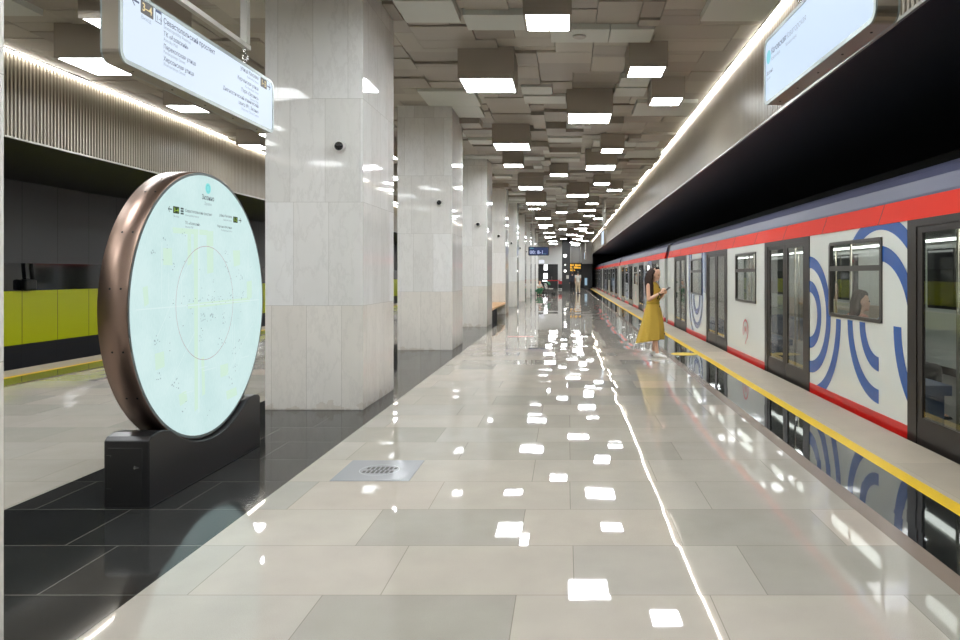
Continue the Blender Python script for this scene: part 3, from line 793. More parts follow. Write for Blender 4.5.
def make_car(label):
    o = thing('train_car', label, 'train car', (3.27, 3.28, 0), 0, 'cars of the train at the right platform')
    W = 2.70
    b = MB()
    def pan(y0, y1, z0, z1): b.box(0, 0.04, y0, y1, z0, z1)
    for k, s in enumerate(segs):
        if k in (1,2,3):
            w = wins[k-1]; pan(s[0], w[0], 0.10, DT); pan(w[1], s[1], 0.10, DT); pan(w[0], w[1], 0.10, WZ[0]); pan(w[0], w[1], WZ[1], DT)
        else: pan(s[0], s[1], 0.10, DT)
    for e in (0.0, CL-0.04): b.box(0.04, W-0.04, e, e+0.04, -0.05, DT)
    b.box(W-0.04, W, 0, CL, 0.1, 1.0); b.box(W-0.04, W, 0, CL, 1.95, DT)
    for k, s in enumerate(segs): b.box(W-0.04, W, s[0], s[1], 1.0, 1.95)
    b.build('body_shell', M['car_white'], o)
    for s in segs: MB().box(-0.004, 0.04, s[0], s[1], -0.14, 0.10).build('red_sill', M['car_red2'], o)
    b = MB(); b.prism([(-0.012,DT),(0.05,DT),(0.16,2.30),(0.06,2.275)], 'y', 0, CL)
    rb = b.build('red_cove', M['car_red'], o)
    b = MB()
    y = 0.9
    while y < CL: b.box(-0.0135, -0.010, y, y+0.012, DT, DT+0.01); b.prism([(-0.0135,DT),(0.0,DT),(0.0725,2.275),(0.0585,2.2755)], 'y', y, y+0.012); y += 1.64
    b.build('panel_seam', M['car_black'], rb)
    prof = [(0.06,2.275)]
    for k in range(13):
        t = PI*k/12; prof.append((W/2 - (W/2-0.06)*math.copysign(abs(math.cos(t))**0.75, math.cos(t)), 2.30 + 0.42*abs(math.sin(t))**0.8))
    prof += [(W-0.06,2.275),(W,DT),(0.06,DT)]
    b = MB(); b.prism(prof, 'y', 0, CL); b.build('roof', M['car_roof'], o)
    b = MB(); b.box(0.10, W-0.10, 0.1, CL-0.1, -0.95, -0.16); b.build('underframe', M['car_black'], o)
    b = MB(); b.box(0.12, W-0.12, CL, CL+0.36, -0.3, 2.5); b.box(0.12, W-0.12, -0.36, 0, -0.3, 2.5); b.build('gangway', M['car_black'], o)
    # cabin
    b = MB(); b.box(0.04, W-0.04, 0.04, CL-0.04, -0.10, -0.02); b.build('cabin_floor', M['cab_floor'], o)
    b = MB(); b.box(0.04, W-0.04, 0.04, CL-0.04, 2.05, 2.058); b.build('cabin_ceiling', M['cab_wall'], o)
    b = MB(); b.box(0.55, 0.70, 0.3, CL-0.3, 2.02, 2.045); b.box(W-0.70, W-0.55, 0.3, CL-0.3, 2.02, 2.045); b.build('cabin_light', M['cab_light'], o)
    for s in segs[1:4]:
        for side in (0, 1):
            x0, x1 = (0.06, 0.50) if side == 0 else (W-0.50, W-0.06)
            sb = MB(); sb.box(x0, x1, s[0]+0.15, s[1]-0.15, 0.36, 0.46); sb.box(x0+0.05, x1-0.05, s[0]+0.2, s[1]-0.2, -0.02, 0.36); q = sb.build('seat_bench', M['seat'], o)
            xa = (0.06, 0.12) if side == 0 else (W-0.12, W-0.06)
            MB().box(*xa, s[0]+0.15, s[1]-0.15, 0.46, 0.95).build('seat_back', M['seat_b'], q)
            for y in (s[0]+0.08, s[1]-0.08):
                xp = 0.52 if side == 0 else W-0.52
                MB().tube([(xp,y,0.0),(xp,y,2.04)], 0.018, 8).build('grab_pole', M['pole'], o)
    for s in segs[1:4]:
        m = (s[0]+s[1])/2; MB().tube([(W/2,m,-0.02),(W/2,m,2.04)], 0.018, 8).build('grab_pole', M['pole'], o)
    for k, dd in enumerate(doors):
        MB().box(W-0.035, W-0.02, dd[0], dd[1], 1.0, 1.95).build('far_window', M['far_glass'], o)
    # windows
    for w in wins:
        fo = rrect(w[0], w[1], WZ[0], WZ[1], 0.06); fi = rrect(w[0]+0.05, w[1]-0.05, WZ[0]+0.04, WZ[1]-0.04, 0.035)
        f = MB(); f.frame(fo, fi, 'x', -0.014, 0.03); f.box(-0.012, 0.03, w[0]+0.04, w[1]-0.04, 1.585, 1.645)
        wf = f.build('window', M['gasket'], o)
        MB().box(0.010, 0.014, w[0]+0.04, w[1]-0.04, WZ[0]+0.03, WZ[1]-0.03).build('pane', M['pane'], wf)
    # doors
    for d in doors:
        f = MB(); y0, y1 = d
        f.box(-0.010, 0.03, y0, y0+0.17, -0.14, DT); f.box(-0.010, 0.03, y1-0.17, y1, -0.14, DT); f.box(-0.010, 0.03, y0+0.17, y1-0.17, 1.99, DT); f.box(-0.010, 0.03, y0+0.17, y1-0.17, -0.14, -0.03)
        df = f.build('door', M['car_dark'], o)
        mid = (y0+y1)/2
        for (a, c) in ((y0+0.17, mid-0.006), (mid+0.006, y1-0.17)):
            l = MB(); l.frame([(a,-0.03),(c,-0.03),(c,1.99),(a,1.99)], rrect(a+0.10, c-0.10, 0.23, 1.93, 0.03, 0), 'x', -0.002, 0.028) if False else l.frame([(a,-0.03),(c,-0.03),(c,1.99),(a,1.99)], [(a+0.10,0.23),(c-0.10,0.23),(c-0.10,1.93),(a+0.10,1.93)], 'x', -0.002, 0.028)
            l.build('door_leaf', M['car_dark'], df)
            MB().box(0.006, 0.010, a+0.09, c-0.09, 0.22, 1.94).build('door_glass', M['door_pane'], df)
    # wave livery on the first and third panel, pin logo on the middle one (y measured from this car's end)
    off = 3.28
    b = MB()
    big = (0.0, CL, 0.1, DT)
    s1, w1 = segs[1], wins[0]
    cy = 9.60 - off; cz = 1.01
    sp = [('arc', cy, cz, r0, r1, 90, 270, big) for r0, r1 in ((0.30,0.45),(0.62,0.775),(0.95,1.10))][:2]
    sp += [('arc', cy, cz, 0.95, 1.10, 180, 270, big)]
    c2 = 7.47 - off; z2 = 1.02
    sp += [('arc', c2, z2, 0.68, 0.83, 180, 270, (c2, CL, 0.1, DT)), ('arc', c2, z2, 0.34, 0.49, 180, 270, big)]
    sp = [(q if q[1] != c2 else ('arc', c2, z2, q[3], q[4], -90, 0, big)) for q in sp]
    # cy lies at the far side (larger y): its arcs open towards smaller y, c2's lower arcs towards larger y
    sp += [('arc', c2, z2, 0.665, 0.825, 90, 180, big), ('arc', c2, z2, 0.99, 1.14, 40, 180, big)]
    sp += [('arc', 6.15-off, 1.03, 0.815, 0.985, -60, 0, (s1[0], s1[1], 0.1, 1.03))]
    stripes(o, sp, s1, w1, -0.003)
    s3, w3 = segs[3], wins[2]
    c3 = 17.87 - off; z3 = 1.02
    sp = [('arc', c3, z3, 0.34, 0.49, 180, 360, big), ('arc', c3, z3, 0.68, 0.83, 180, 360, big), ('arc', c3, z3, 0.99, 1.14, -80, 0, big),
          ('bar', c3+0.68, c3+0.83, 1.02, DT, big), ('bar', c3-0.83, c3-0.68, 1.02, DT, big), ('bar', c3-1.14, c3-0.99, 1.1, DT, big), ('bar', c3+0.99, c3+1.14, 1.02, DT, big)]
    stripes(o, sp, s3, w3, -0.003)
    b = MB(); py, pz = 13.02-off, 0.53
    def seg2(p, q, w):
        d = Vector((q[0]-p[0], q[1]-p[1])).normalized(); nn = (-d.y*w/2, d.x*w/2)
        b.face([(-0.003, p[0]+nn[0], p[1]+nn[1]), (-0.003, q[0]+nn[0], q[1]+nn[1]), (-0.003, q[0]-nn[0], q[1]-nn[1]), (-0.003, p[0]-nn[0], p[1]-nn[1])])
    b.disc((-0.003, py, pz), 0.20, 'x', 40, 0.158, 0, math.radians(-35-180+360-180), math.radians(-35-180+360-180+270))
    seg2((py-0.15, pz-0.10), (py+0.02, pz-0.255), 0.026)
    for (p, q) in (((0.075,-0.07),(0.05,0.07)), ((0.05,0.07),(0,-0.03)), ((0,-0.03),(-0.05,0.07)), ((-0.05,0.07),(-0.075,-0.07))): seg2((py+p[0], pz+p[1]), (py+q[0], pz+q[1]), 0.022)
    b.build('pin_logo', M['pin_red'], o, fix=False)
    return o
car = make_car('first train car from the front, with large blue arcs around its window')
for k, lb in enumerate(('second train car, directly behind the woman in yellow', 'third train car from the front, far down the platform', 'fourth and last train car in the dark distance')):
    c = copy_tree(car); c.location.y = 3.28 + 20.45*(k+1); c['label'] = lb

# ------------------------------------------------------------------ people
def evaluated(o, name, parent, mats, smooth=True):
    bpy.context.view_layer.update()
    me = bpy.data.meshes.new_from_object(o.evaluated_get(bpy.context.evaluated_depsgraph_get()))
    old = o.data; bpy.data.objects.remove(o); bpy.data.meshes.remove(old)
    me.name = name; me.materials.clear()
    for m in mats: me.materials.append(m)
    for p in me.polygons: p.use_smooth = smooth; p.material_index = 0
    return link(bpy.data.objects.new(name, me), parent)
def blob(name, chains, voxel, mats, parent, balls=(), smooth=4):
    """chains of (x,y,z,r) fused into one continuous skin"""
    b = MB()
    for ch in chains:
        pts = [Vector(q[:3]) for q in ch]; rr = [q[3] for q in ch]
        for p, r in zip(pts, rr): b.sphere(p, r, 14, 10)
        for i in range(len(pts)-1):
            if (pts[i+1]-pts[i]).length < 1e-5: continue
            b.tube([pts[i], pts[i+1]], [rr[i], rr[i+1]], 14)
    for (c, r, sc) in balls: b.sphere(c, r, 20, 14, sc)
    o = b.build('tmp_' + name, mats[0])
    m = o.modifiers.new('r', 'REMESH'); m.mode = 'VOXEL'; m.voxel_size = voxel
    s = o.modifiers.new('s', 'SMOOTH'); s.factor = 0.5; s.iterations = smooth
    return evaluated(o, name, parent, mats)
SKIN = mat('skin', lin((216,172,146)), 0.5); HAIR = mat('dark brown hair', lin((44,28,20)), 0.6, spec=0.25); EYE = mat('eye', lin((40,30,26)), 0.2); LIP = mat('lips', lin((176,92,88)), 0.45)
DRESS = mat('mustard yellow cloth', lin((190,158,62)), 0.8); BTN = mat('dark buttons', lin((38,28,22)), 0.35); SHOE = mat('white shoe leather', lin((232,230,226)), 0.4); SOLE = mat('shoe sole', lin((210,208,202)), 0.6)
def head_chains(c, s=1.0, pitch=0.0):
    """balls and chains of a head facing +x around its centre"""
    cx, cy, cz = c
    def L(x, y, z):
        x, z = x*math.cos(pitch) + z*math.sin(pitch), -x*math.sin(pitch) + z*math.cos(pitch)
        return (cx+x*s, cy+y*s, cz+z*s)
    balls = [(L(-0.012,0,0.03), 0.098*s, (1.0,0.80,0.92)), (L(0.03,0,-0.035), 0.07*s, (0.92,0.82,1.12)), (L(0.098,0,-0.02), 0.014*s, (1.2,0.8,0.8)), (L(0.088,0,-0.058), 0.016*s, (0.7,1.4,0.5)), (L(0.075,0,-0.095), 0.022*s, (0.9,1.1,0.8))]
    for sy in (-1, 1): balls.append((L(-0.005, sy*0.078, -0.012), 0.028*s, (0.8,0.28,1.1)))
    ch = [[(*L(0.096,0,-0.015), 0.010*s), (*L(0.082,0,0.03), 0.010*s)]]
    return balls, ch, L
def face_bits(L, parent, s=1.0):
    for sy in (-1, 1):
        MB().sphere(L(0.078, sy*0.030, 0.008), 0.011*s, 10, 8, (0.7,1.3,0.8)).build('eye', EYE, parent)
    MB().sphere(L(0.092, 0, -0.060), 0.016*s, 10, 8, (0.55,1.35,0.45)).build('lips', LIP, parent)
def shoe(parent, x, y, z, yaw=0.0, pitch=0.0, m=None, s=1.0):
    rings = []
    for (a, w, h) in ((-0.075,0.025,0.045),(-0.06,0.034,0.075),(-0.01,0.036,0.085),(0.05,0.042,0.062),(0.11,0.045,0.048),(0.155,0.036,0.036),(0.175,0.016,0.02)):
        ring = []
        for k in range(12):
            t = 2*PI*k/12; yy = w*math.cos(t); zz = max(0.0, h*0.5 + h*0.5*math.sin(t)) if math.sin(t) > -0.6 else 0.0
            px, pz = a*math.cos(pitch) + zz*math.sin(pitch), -a*math.sin(pitch) + zz*math.cos(pitch)
            ring.append((x + s*(px*math.cos(yaw) - yy*math.sin(yaw)), y + s*(px*math.sin(yaw) + yy*math.cos(yaw)), z + s*pz))
        rings.append(ring)
    return MB().loft(rings).build('shoe', m or SHOE, parent)
def skirt(rings_spec, name, m, parent, n=64, thick=0.006, folds=None):
    b = MB(); rings = []
    for (z, cx, cy, rx, ry, amp) in rings_spec:
        r = []
        for k in range(n):
            t = 2*PI*k/n; f = 1 + amp*(math.sin(9*t+0.6) + 0.5*math.sin(14*t+2.0))
            dz = 0.0
            if folds: dz = folds(t, z)
            r.append((cx + rx*f*math.cos(t), cy + ry*f*math.sin(t), z + dz))
        rings.append(r)
    b.loft(rings, cap=False)
    o = b.build(name, m, parent)
    s = o.modifiers.new('t', 'SOLIDIFY'); s.thickness = thick; s.offset = -1
    u = o.modifiers.new('u', 'SUBSURF'); u.levels = 1; u.render_levels = 1
    return o

# --- the woman in yellow
W0 = thing('person', 'woman in long sleeveless mustard dress and white sneakers looking down at a phone', 'person', (1.63, 13.46, 0), math.radians(-35))
hc = (0.065, 0, 1.545)
hb, hch, L = head_chains(hc, 0.96, 0.32)
def hand(wr, d, up, side, grip):
    """palm, four curled fingers and a thumb from a wrist, all as chains; d: along the palm, up: back of hand, side: towards the thumb"""
    wr, d, up, side = Vector(wr), Vector(d).normalized(), Vector(up).normalized(), Vector(side).normalized()
    ch = [[(*wr, 0.022), (*(wr+d*0.045+side*0.012), 0.024)], [(*wr, 0.022), (*(wr+d*0.045-side*0.014), 0.022)], [(*(wr+d*0.04+side*0.018), 0.020), (*(wr+d*0.075+side*0.018), 0.016)], [(*(wr+d*0.04-side*0.02), 0.019), (*(wr+d*0.072-side*0.02), 0.015)]]
    for k, ln in enumerate((0.068, 0.076, 0.071, 0.056)):
        o = wr + d*0.078 + side*(0.028 - 0.0185*k)
        a = o + d*ln*0.42 - up*grip*ln*0.18; b_ = a + d*ln*0.24 - up*grip*ln*0.40; c = b_ - d*grip*ln*0.10 - up*grip*ln*0.38 + d*(1-grip)*ln*0.3
        ch.append([(*o, 0.0095), (*a, 0.0088), (*b_, 0.0080), (*c, 0.0072)])
    t0 = wr + d*0.028 + side*0.028; t1 = t0 + side*0.026 + d*0.026 - up*0.006; t2 = t1 + d*0.034 - up*0.016 - side*0.004
    ch.append([(*(wr+d*0.012+side*0.012), 0.014), (*t0, 0.0125), (*t1, 0.0105), (*t2, 0.0085)])
    return ch
ch = [[(0.0,0,0.90,0.105), (0.005,0,1.02,0.092), (0.01,0,1.18,0.098), (0.0,0,1.30,0.088)], [(0.0,0.06,0.9,0.08),(0.0,-0.06,0.9,0.08)],
      [(0.01,0.05,1.20,0.075),(0.01,-0.05,1.20,0.075)], [(0.06,0.055,1.20,0.05),(0.06,-0.055,1.20,0.05)],
      [(0.0,0.15,1.335,0.045),(0.0,0.0,1.36,0.05),(0.0,-0.15,1.335,0.045)], [(0.0,0,1.35,0.05),(0.02,0,1.42,0.045),(0.035,0,1.48,0.046)],
      # right arm (nearer the camera), forearm forward to the phone
      [(0.0,-0.165,1.325,0.042),(0.01,-0.185,1.20,0.038),(0.025,-0.19,1.075,0.033)], [(0.025,-0.19,1.075,0.033),(0.11,-0.155,1.13,0.032),(0.215,-0.085,1.205,0.022)],
      # left arm
      [(0.0,0.165,1.325,0.042),(0.02,0.19,1.20,0.038),(0.04,0.185,1.08,0.033)], [(0.04,0.185,1.08,0.033),(0.12,0.13,1.13,0.032),(0.205,0.06,1.195,0.022)],
      # legs: right foot forward, left foot trailing
      [(0.0,-0.075,0.86,0.08),(0.09,-0.08,0.50,0.056)], [(0.09,-0.08,0.50,0.056),(0.095,-0.085,0.36,0.050),(0.14,-0.09,0.105,0.034)], [(0.14,-0.09,0.105,0.034),(0.15,-0.09,0.05,0.03),(0.23,-0.09,0.035,0.026)],
      [(0.0,0.075,0.86,0.08),(0.02,0.085,0.48,0.056)], [(0.03,0.085,0.48,0.056),(0.02,0.085,0.34,0.050),(-0.02,0.085,0.12,0.034)], [(-0.02,0.085,0.12,0.034),(-0.01,0.085,0.06,0.03),(0.07,0.085,0.035,0.026)]]
ch += hch
ch += hand((0.215,-0.085,1.205), (0.55,0.62,0.38), (0.35,-0.75,0.35), (-0.35,0.1,0.9), 0.75)
ch += hand((0.205,0.06,1.195), (0.75,-0.42,0.35), (0.3,0.8,0.1), (-0.3,0.1,0.9), 0.7)
body = blob('body', ch, 0.0065, [SKIN], W0, hb, 3)
face_bits(L, body, 0.96)
# dress
def hemf(t, z):
    return 0.0 if z > 0.5 else 0.05*math.cos(t)*(1 if z < 0.32 else 0.4)
skirt([(1.005,0.01,0,0.112,0.128,0.0),(0.95,0.01,0,0.128,0.15,0.004),(0.88,0.01,0,0.15,0.172,0.010),(0.76,0.012,0,0.178,0.192,0.022),(0.60,0.005,0,0.215,0.212,0.035),(0.45,-0.015,0,0.245,0.23,0.045),(0.275,-0.045,0,0.278,0.248,0.055)], 'dress_skirt', DRESS, W0, folds=hemf)
o = skirt([(1.00,0.01,0,0.112,0.128,0.0),(1.06,0.014,0,0.118,0.135,0.01),(1.14,0.022,0,0.130,0.150,0.012),(1.22,0.026,0,0.134,0.158,0.006),(1.29,0.018,0,0.118,0.168,0.0),(1.345,0.006,0,0.086,0.155,0.0),(1.385,0.002,0,0.062,0.105,0.0),(1.40,0.004,0,0.055,0.075,0.0)], 'dress_bodice', DRESS, W0)
b = MB(); rings = []
for z, e in ((0.985,0.002),(0.99,0.007),(1.02,0.007),(1.025,0.002)):
    rings.append([(0.01+(0.115+e)*math.cos(2*PI*k/40), (0.131+e)*math.sin(2*PI*k/40), z) for k in range(40)])
b.loft(rings, cap=False); b.build('belt', mat('mustard belt', lin((176,148,40)), 0.6), W0)
for k in range(13):
    z = 1.30 - 0.072*k
    if z > 1.0: x = {0:0.135,1:0.158,2:0.155,3:0.141,4:0.13}.get(k, 0.13)
    else: x = 0.125 + (1.0-z)*0.20 + 0.004
    MB().sphere((x, 0.012, z), 0.017, 10, 6, (0.6,1,1)).build('button', BTN, W0)
# hair
hbch = [[(0.03,-0.04,1.605,0.042),(-0.02,-0.075,1.56,0.04),(0.0,-0.105,1.45,0.05),(0.03,-0.125,1.33,0.055),(0.045,-0.135,1.22,0.052),(0.05,-0.14,1.12,0.034)],
        [(-0.03,-0.045,1.58,0.052),(-0.06,-0.09,1.48,0.055),(-0.045,-0.13,1.36,0.05),(-0.02,-0.15,1.24,0.045),(0.01,-0.15,1.13,0.03)],
        [(-0.035,0.0,1.58,0.062),(-0.075,0.0,1.50,0.065),(-0.08,0.0,1.38,0.06),(-0.09,-0.03,1.26,0.05),(-0.09,-0.05,1.16,0.032)],
        [(0.0,0.07,1.58,0.04),(-0.02,0.09,1.48,0.04),(-0.04,0.09,1.38,0.04)],
        [(0.075,-0.02,1.63,0.028),(0.02,0.0,1.622,0.046),(-0.02,0.0,1.61,0.056)], [(0.075,0.03,1.63,0.028),(0.02,0.04,1.60,0.046)], [(0.07,-0.062,1.60,0.024),(0.04,-0.08,1.54,0.026),(0.035,-0.10,1.45,0.028)]]
hair = blob('hair', hbch, 0.008, [HAIR], W0, (), 3)
b = MB()
for sy in (-1, 1): b.sphere((0.105, sy*0.034, 1.655), 0.034, 14, 10, (0.45,1.0,0.72))
b.tube([(0.108,-0.01,1.648),(0.108,0.01,1.648)], 0.005, 6)
for sy in (-1, 1): b.tube([(0.10, sy*0.064, 1.645),(0.03, sy*0.085, 1.60)], 0.004, 6)
b.build('sunglasses', mat('dark sunglasses', lin((24,20,20)), 0.12), W0)
shoe(W0, 0.15, -0.09, 0.0, 0, 0.0, s=1.1); shoe(W0, -0.005, 0.085, 0.012, 0, 0.12, s=1.1)
b = MB(); b.tube([(-0.04,0.11,1.385),(0.05,0.07,1.375),(0.115,0.03,1.30),(0.150,-0.01,1.20),(0.135,-0.06,1.08)], 0.010, 8); b.build('bag_strap', BTN, W0)
b = MB(); b.tube([(0.185,-0.105,1.18),(0.197,-0.097,1.189)], 0.027, 14); b.build('bracelet', BTN, W0)
# phone lies in her hands
ph = thing('smartphone', 'dark smartphone held in the hands of the woman in yellow', 'phone', (0,0,0))
Wm = Matrix.Translation((1.63, 13.46, 0)) @ Matrix.Rotation(math.radians(-35), 4, 'Z')
pm = Wm @ Matrix.Translation((0.31, -0.012, 1.262)) @ Matrix.Rotation(math.radians(-38), 4, 'Y')
ph.matrix_world = pm
b = MB(); b.prism(rrect(-0.072, 0.072, -0.036, 0.036, 0.008), 'z', -0.004, 0.004); b.build('case', mat('phone case', lin((40,36,40)), 0.3), ph)
b = MB(); b.prism(rrect(-0.067, 0.067, -0.032, 0.032, 0.005), 'z', 0.004, 0.0048); b.build('screen', mat('phone glass', (0.01,0.01,0.012), 0.05), ph)

# --- other people
def person(label, loc, rot, J, top, legs, hair_m, shoe_m, sleeve=1.0, voxel=0.016, group=None, long_hair=False):
    o = thing('person', label, 'person', loc, rot, group)
    hb, hch, L = head_chains(J['head'], 1.05)
    def seg(*q): return [(*J[k], r) for k, r in q]
    ch = [seg(('pelvis',0.11),('waist',0.10),('chest',0.115)), seg(('chest',0.10),('neck',0.055)), seg(('neck',0.052),('head',0.05)), seg(('shL',0.05),('chest',0.07),('shR',0.05))]
    for s in 'LR':
        ch += [seg(('sh'+s,0.052),('el'+s,0.04)), seg(('el'+s,0.04),('wr'+s,0.028)), seg(('hip'+s,0.09),('kn'+s,0.06)), seg(('kn'+s,0.06),('an'+s,0.038)), seg(('an'+s,0.038),('to'+s,0.03)), seg(('pelvis',0.09),('hip'+s,0.09))]
        w, e = Vector(J['wr'+s]), Vector(J['el'+s]); d = (w-e).normalized()
        ch += hand(w, d, (0.2, (1 if s=='L' else -1), 0.1), (1,0,0.1), 0.6)
    body = blob('body', ch + hch, voxel, [SKIN], o, hb, 2)
    face_bits(L, body, 1.05)
    g = 0.018
    tc = [seg(('pelvis',0.12+g),('waist',0.115+g),('chest',0.125+g)), seg(('shL',0.055+g),('chest',0.085+g),('shR',0.055+g))]
    for s in 'LR':
        e = Vector(J['sh'+s]).lerp(Vector(J['el'+s]), min(sleeve,1.0)); tc.append([(*J['sh'+s],0.055+g),(*e,0.045+g)])
        if sleeve > 1: tc.append(seg(('el'+s,0.045+g),('wr'+s,0.03+g)))
    blob('shirt', tc, voxel, [top], o, (), 2)
    lc = []
    for s in 'LR': lc += [seg(('pelvis',0.115+g),('hip'+s,0.095+g)), seg(('hip'+s,0.095+g),('kn'+s,0.065+g)), seg(('kn'+s,0.065+g),('an'+s,0.045+g))]
    blob('trousers', lc, voxel, [legs], o, (), 2)
    hd = J['head']; hp = [[(hd[0]-0.03,hd[1],hd[2]+0.06,0.085),(hd[0]-0.06,hd[1],hd[2]-0.02,0.075)], [(hd[0]+0.03,hd[1],hd[2]+0.085,0.055),(hd[0]-0.02,hd[1],hd[2]+0.08,0.075)]]
    if long_hair: hp.append([(hd[0]-0.06,hd[1],hd[2]-0.02,0.075),(hd[0]-0.09,hd[1],hd[2]-0.25,0.06)])
    blob('hair', hp, voxel, [hair_m], o, (), 2)
    for s in 'LR':
        a, t = Vector(J['an'+s]), Vector(J['to'+s]); shoe(o, a.x, a.y, max(0.0, a.z-0.09), math.atan2(t.y-a.y, t.x-a.x), 0.0, shoe_m, 1.15)
    return o
STAND = dict(pelvis=(0,0,0.95), waist=(0,0,1.10), chest=(0,0,1.30), neck=(0,0,1.47), head=(0.02,0,1.62), shL=(0,0.18,1.41), shR=(0,-0.18,1.41), elL=(-0.03,0.23,1.13), elR=(-0.03,-0.23,1.13), wrL=(0.05,0.22,0.88), wrR=(0.05,-0.22,0.88),
             hipL=(0,0.09,0.90), hipR=(0,-0.09,0.90), knL=(0.02,0.10,0.50), knR=(0.02,-0.10,0.50), anL=(-0.01,0.10,0.09), anR=(-0.01,-0.10,0.09), toL=(0.13,0.10,0.04), toR=(0.13,-0.10,0.04))
WALK = dict(STAND, knL=(0.14,0.10,0.52), anL=(0.20,0.10,0.10), toL=(0.34,0.10,0.05), knR=(-0.03,-0.10,0.49), anR=(-0.25,-0.10,0.16), toR=(-0.13,-0.10,0.05), elL=(-0.10,0.22,1.14), wrL=(-0.06,0.22,0.88), elR=(0.06,-0.22,1.14), wrR=(0.20,-0.21,0.93))
SIT = dict(pelvis=(0,0,0.56), waist=(-0.02,0,0.72), chest=(-0.02,0,0.93), neck=(0.0,0,1.10), head=(0.03,0,1.25), shL=(-0.02,0.18,1.04), shR=(-0.02,-0.18,1.04), elL=(0.05,0.22,0.78), elR=(0.05,-0.22,0.78), wrL=(0.24,0.10,0.68), wrR=(0.24,-0.10,0.68),
           hipL=(0.02,0.09,0.56), hipR=(0.02,-0.09,0.56), knL=(0.42,0.10,0.54), knR=(0.42,-0.10,0.54), anL=(0.42,0.10,0.09), anR=(0.42,-0.10,0.09), toL=(0.55,0.10,0.04), toR=(0.55,-0.10,0.04))
CROUCH = dict(pelvis=(-0.12,0,0.34), waist=(-0.08,0,0.48), chest=(0.02,0,0.68), neck=(0.08,0,0.83), head=(0.13,0,0.97), shL=(0.03,0.18,0.78), shR=(0.03,-0.18,0.78), elL=(0.18,0.22,0.56), elR=(0.18,-0.22,0.56), wrL=(0.38,0.12,0.60), wrR=(0.38,-0.12,0.60),
              hipL=(-0.10,0.10,0.33), hipR=(-0.10,-0.10,0.33), knL=(0.24,0.14,0.46), knR=(0.24,-0.14,0.46), anL=(0.02,0.13,0.09), anR=(0.02,-0.13,0.09), toL=(0.16,0.13,0.04), toR=(0.16,-0.13,0.04))
cl = lambda n, c: mat(n, lin(c), 0.8)
WHITE, BEIGE, NAVY, BLK, GRN, LGREY = cl('white cotton', (226,224,220)), cl('beige cotton', (206,192,170)), cl('navy cloth', (44,48,62)), cl('black cloth', (28,28,30)), cl('green cloth', (60,124,88)), cl('pink cloth', (206,150,136))
DKHAIR = mat('black hair', lin((30,24,22)), 0.45)
person('person in white shirt and beige trousers walking away far down the platform', (0.95, 57.0, 0), math.radians(95), WALK, WHITE, BEIGE, DKHAIR, SHOE, 0.5)
person('person in dark clothes walking just ahead of the one in white', (0.52, 58.5, 0), math.radians(90), WALK, NAVY, BLK, DKHAIR, BLK, 1.5)
person('person in white top and green trousers crouching beside the far pillar', (-1.98, 52.0, 0), math.radians(-50), CROUCH, WHITE, GRN, DKHAIR, BLK, 0.5)
# passengers sit inside the nearest car, backs to its window
person('long-haired passenger in pink top seated behind the blue-arced train window', (3.27+0.30, 8.72, -0.04), math.radians(0), SIT, LGREY, NAVY, HAIR, BLK, 0.5, 0.014, 'passengers in the near car', True)
person('passenger in grey blue top seated behind the blue-arced train window', (3.27+0.30, 7.85, -0.04), math.radians(0), SIT, cl('grey blue cloth', (150,168,190)), BLK, DKHAIR, BLK, 0.5, 0.014, 'passengers in the near car')

# ------------------------------------------------------------------ things at the far end
o = thing('stroller', 'baby stroller with green hood and black frame near the far pillars', 'stroller', (-1.25, 53.3, 0), math.radians(-20))
b = MB()
for sy in (-0.22, 0.22):
    b.tube([(-0.35,sy,0.10),(0.05,sy,0.55),(0.15,sy,0.62)], 0.014); b.tube([(0.32,sy,0.10),(-0.05,sy,0.55),(-0.45,sy,0.98)], 0.014)
b.tube([(-0.45,-0.22,0.98),(-0.45,0.22,0.98)], 0.018); b.tube([(-0.35,-0.22,0.1),(-0.35,0.22,0.1)], 0.012); b.tube([(0.32,-0.22,0.1),(0.32,0.22,0.1)], 0.012)
b.build('frame', M['black_metal'], o)
b = MB(); b.loft([[(x, y*0.2, z) for (x, z) in pp for y in (0,)] for pp in ()] or [[(-0.20,-0.19,0.42),(0.22,-0.19,0.42),(0.22,0.19,0.42),(-0.20,0.19,0.42)], [(-0.22,-0.2,0.50),(0.26,-0.2,0.48),(0.26,0.2,0.48),(-0.22,0.2,0.50)]], smooth=False)
b.loft([[(-0.24,-0.2,0.48),(-0.18,-0.2,0.48),(-0.18,0.2,0.48),(-0.24,0.2,0.48)], [(-0.36,-0.2,0.86),(-0.30,-0.2,0.86),(-0.30,0.2,0.86),(-0.36,0.2,0.86)]], smooth=False)
b.build('seat', WHITE, o)
b = MB(); rings = []
for k in range(7):
    t = math.radians(10 + 20*k); rings.append([(-0.28 + 0.34*math.cos(t), y, 0.66 + 0.34*math.sin(t)) for y in (-0.21,-0.1,0.1,0.21)])
b.loft(rings, cap=False, closed=False); hd = b.build('hood', GRN, o); s_ = hd.modifiers.new('t','SOLIDIFY'); s_.thickness = 0.012
for x in (-0.35, 0.32):
    for y in (-0.25, 0.25):
        b = MB(); b.tube([(x,y-0.02,0.10),(x,y+0.02,0.10)], 0.10, 18); b.build('wheel', M['black_metal'], o)
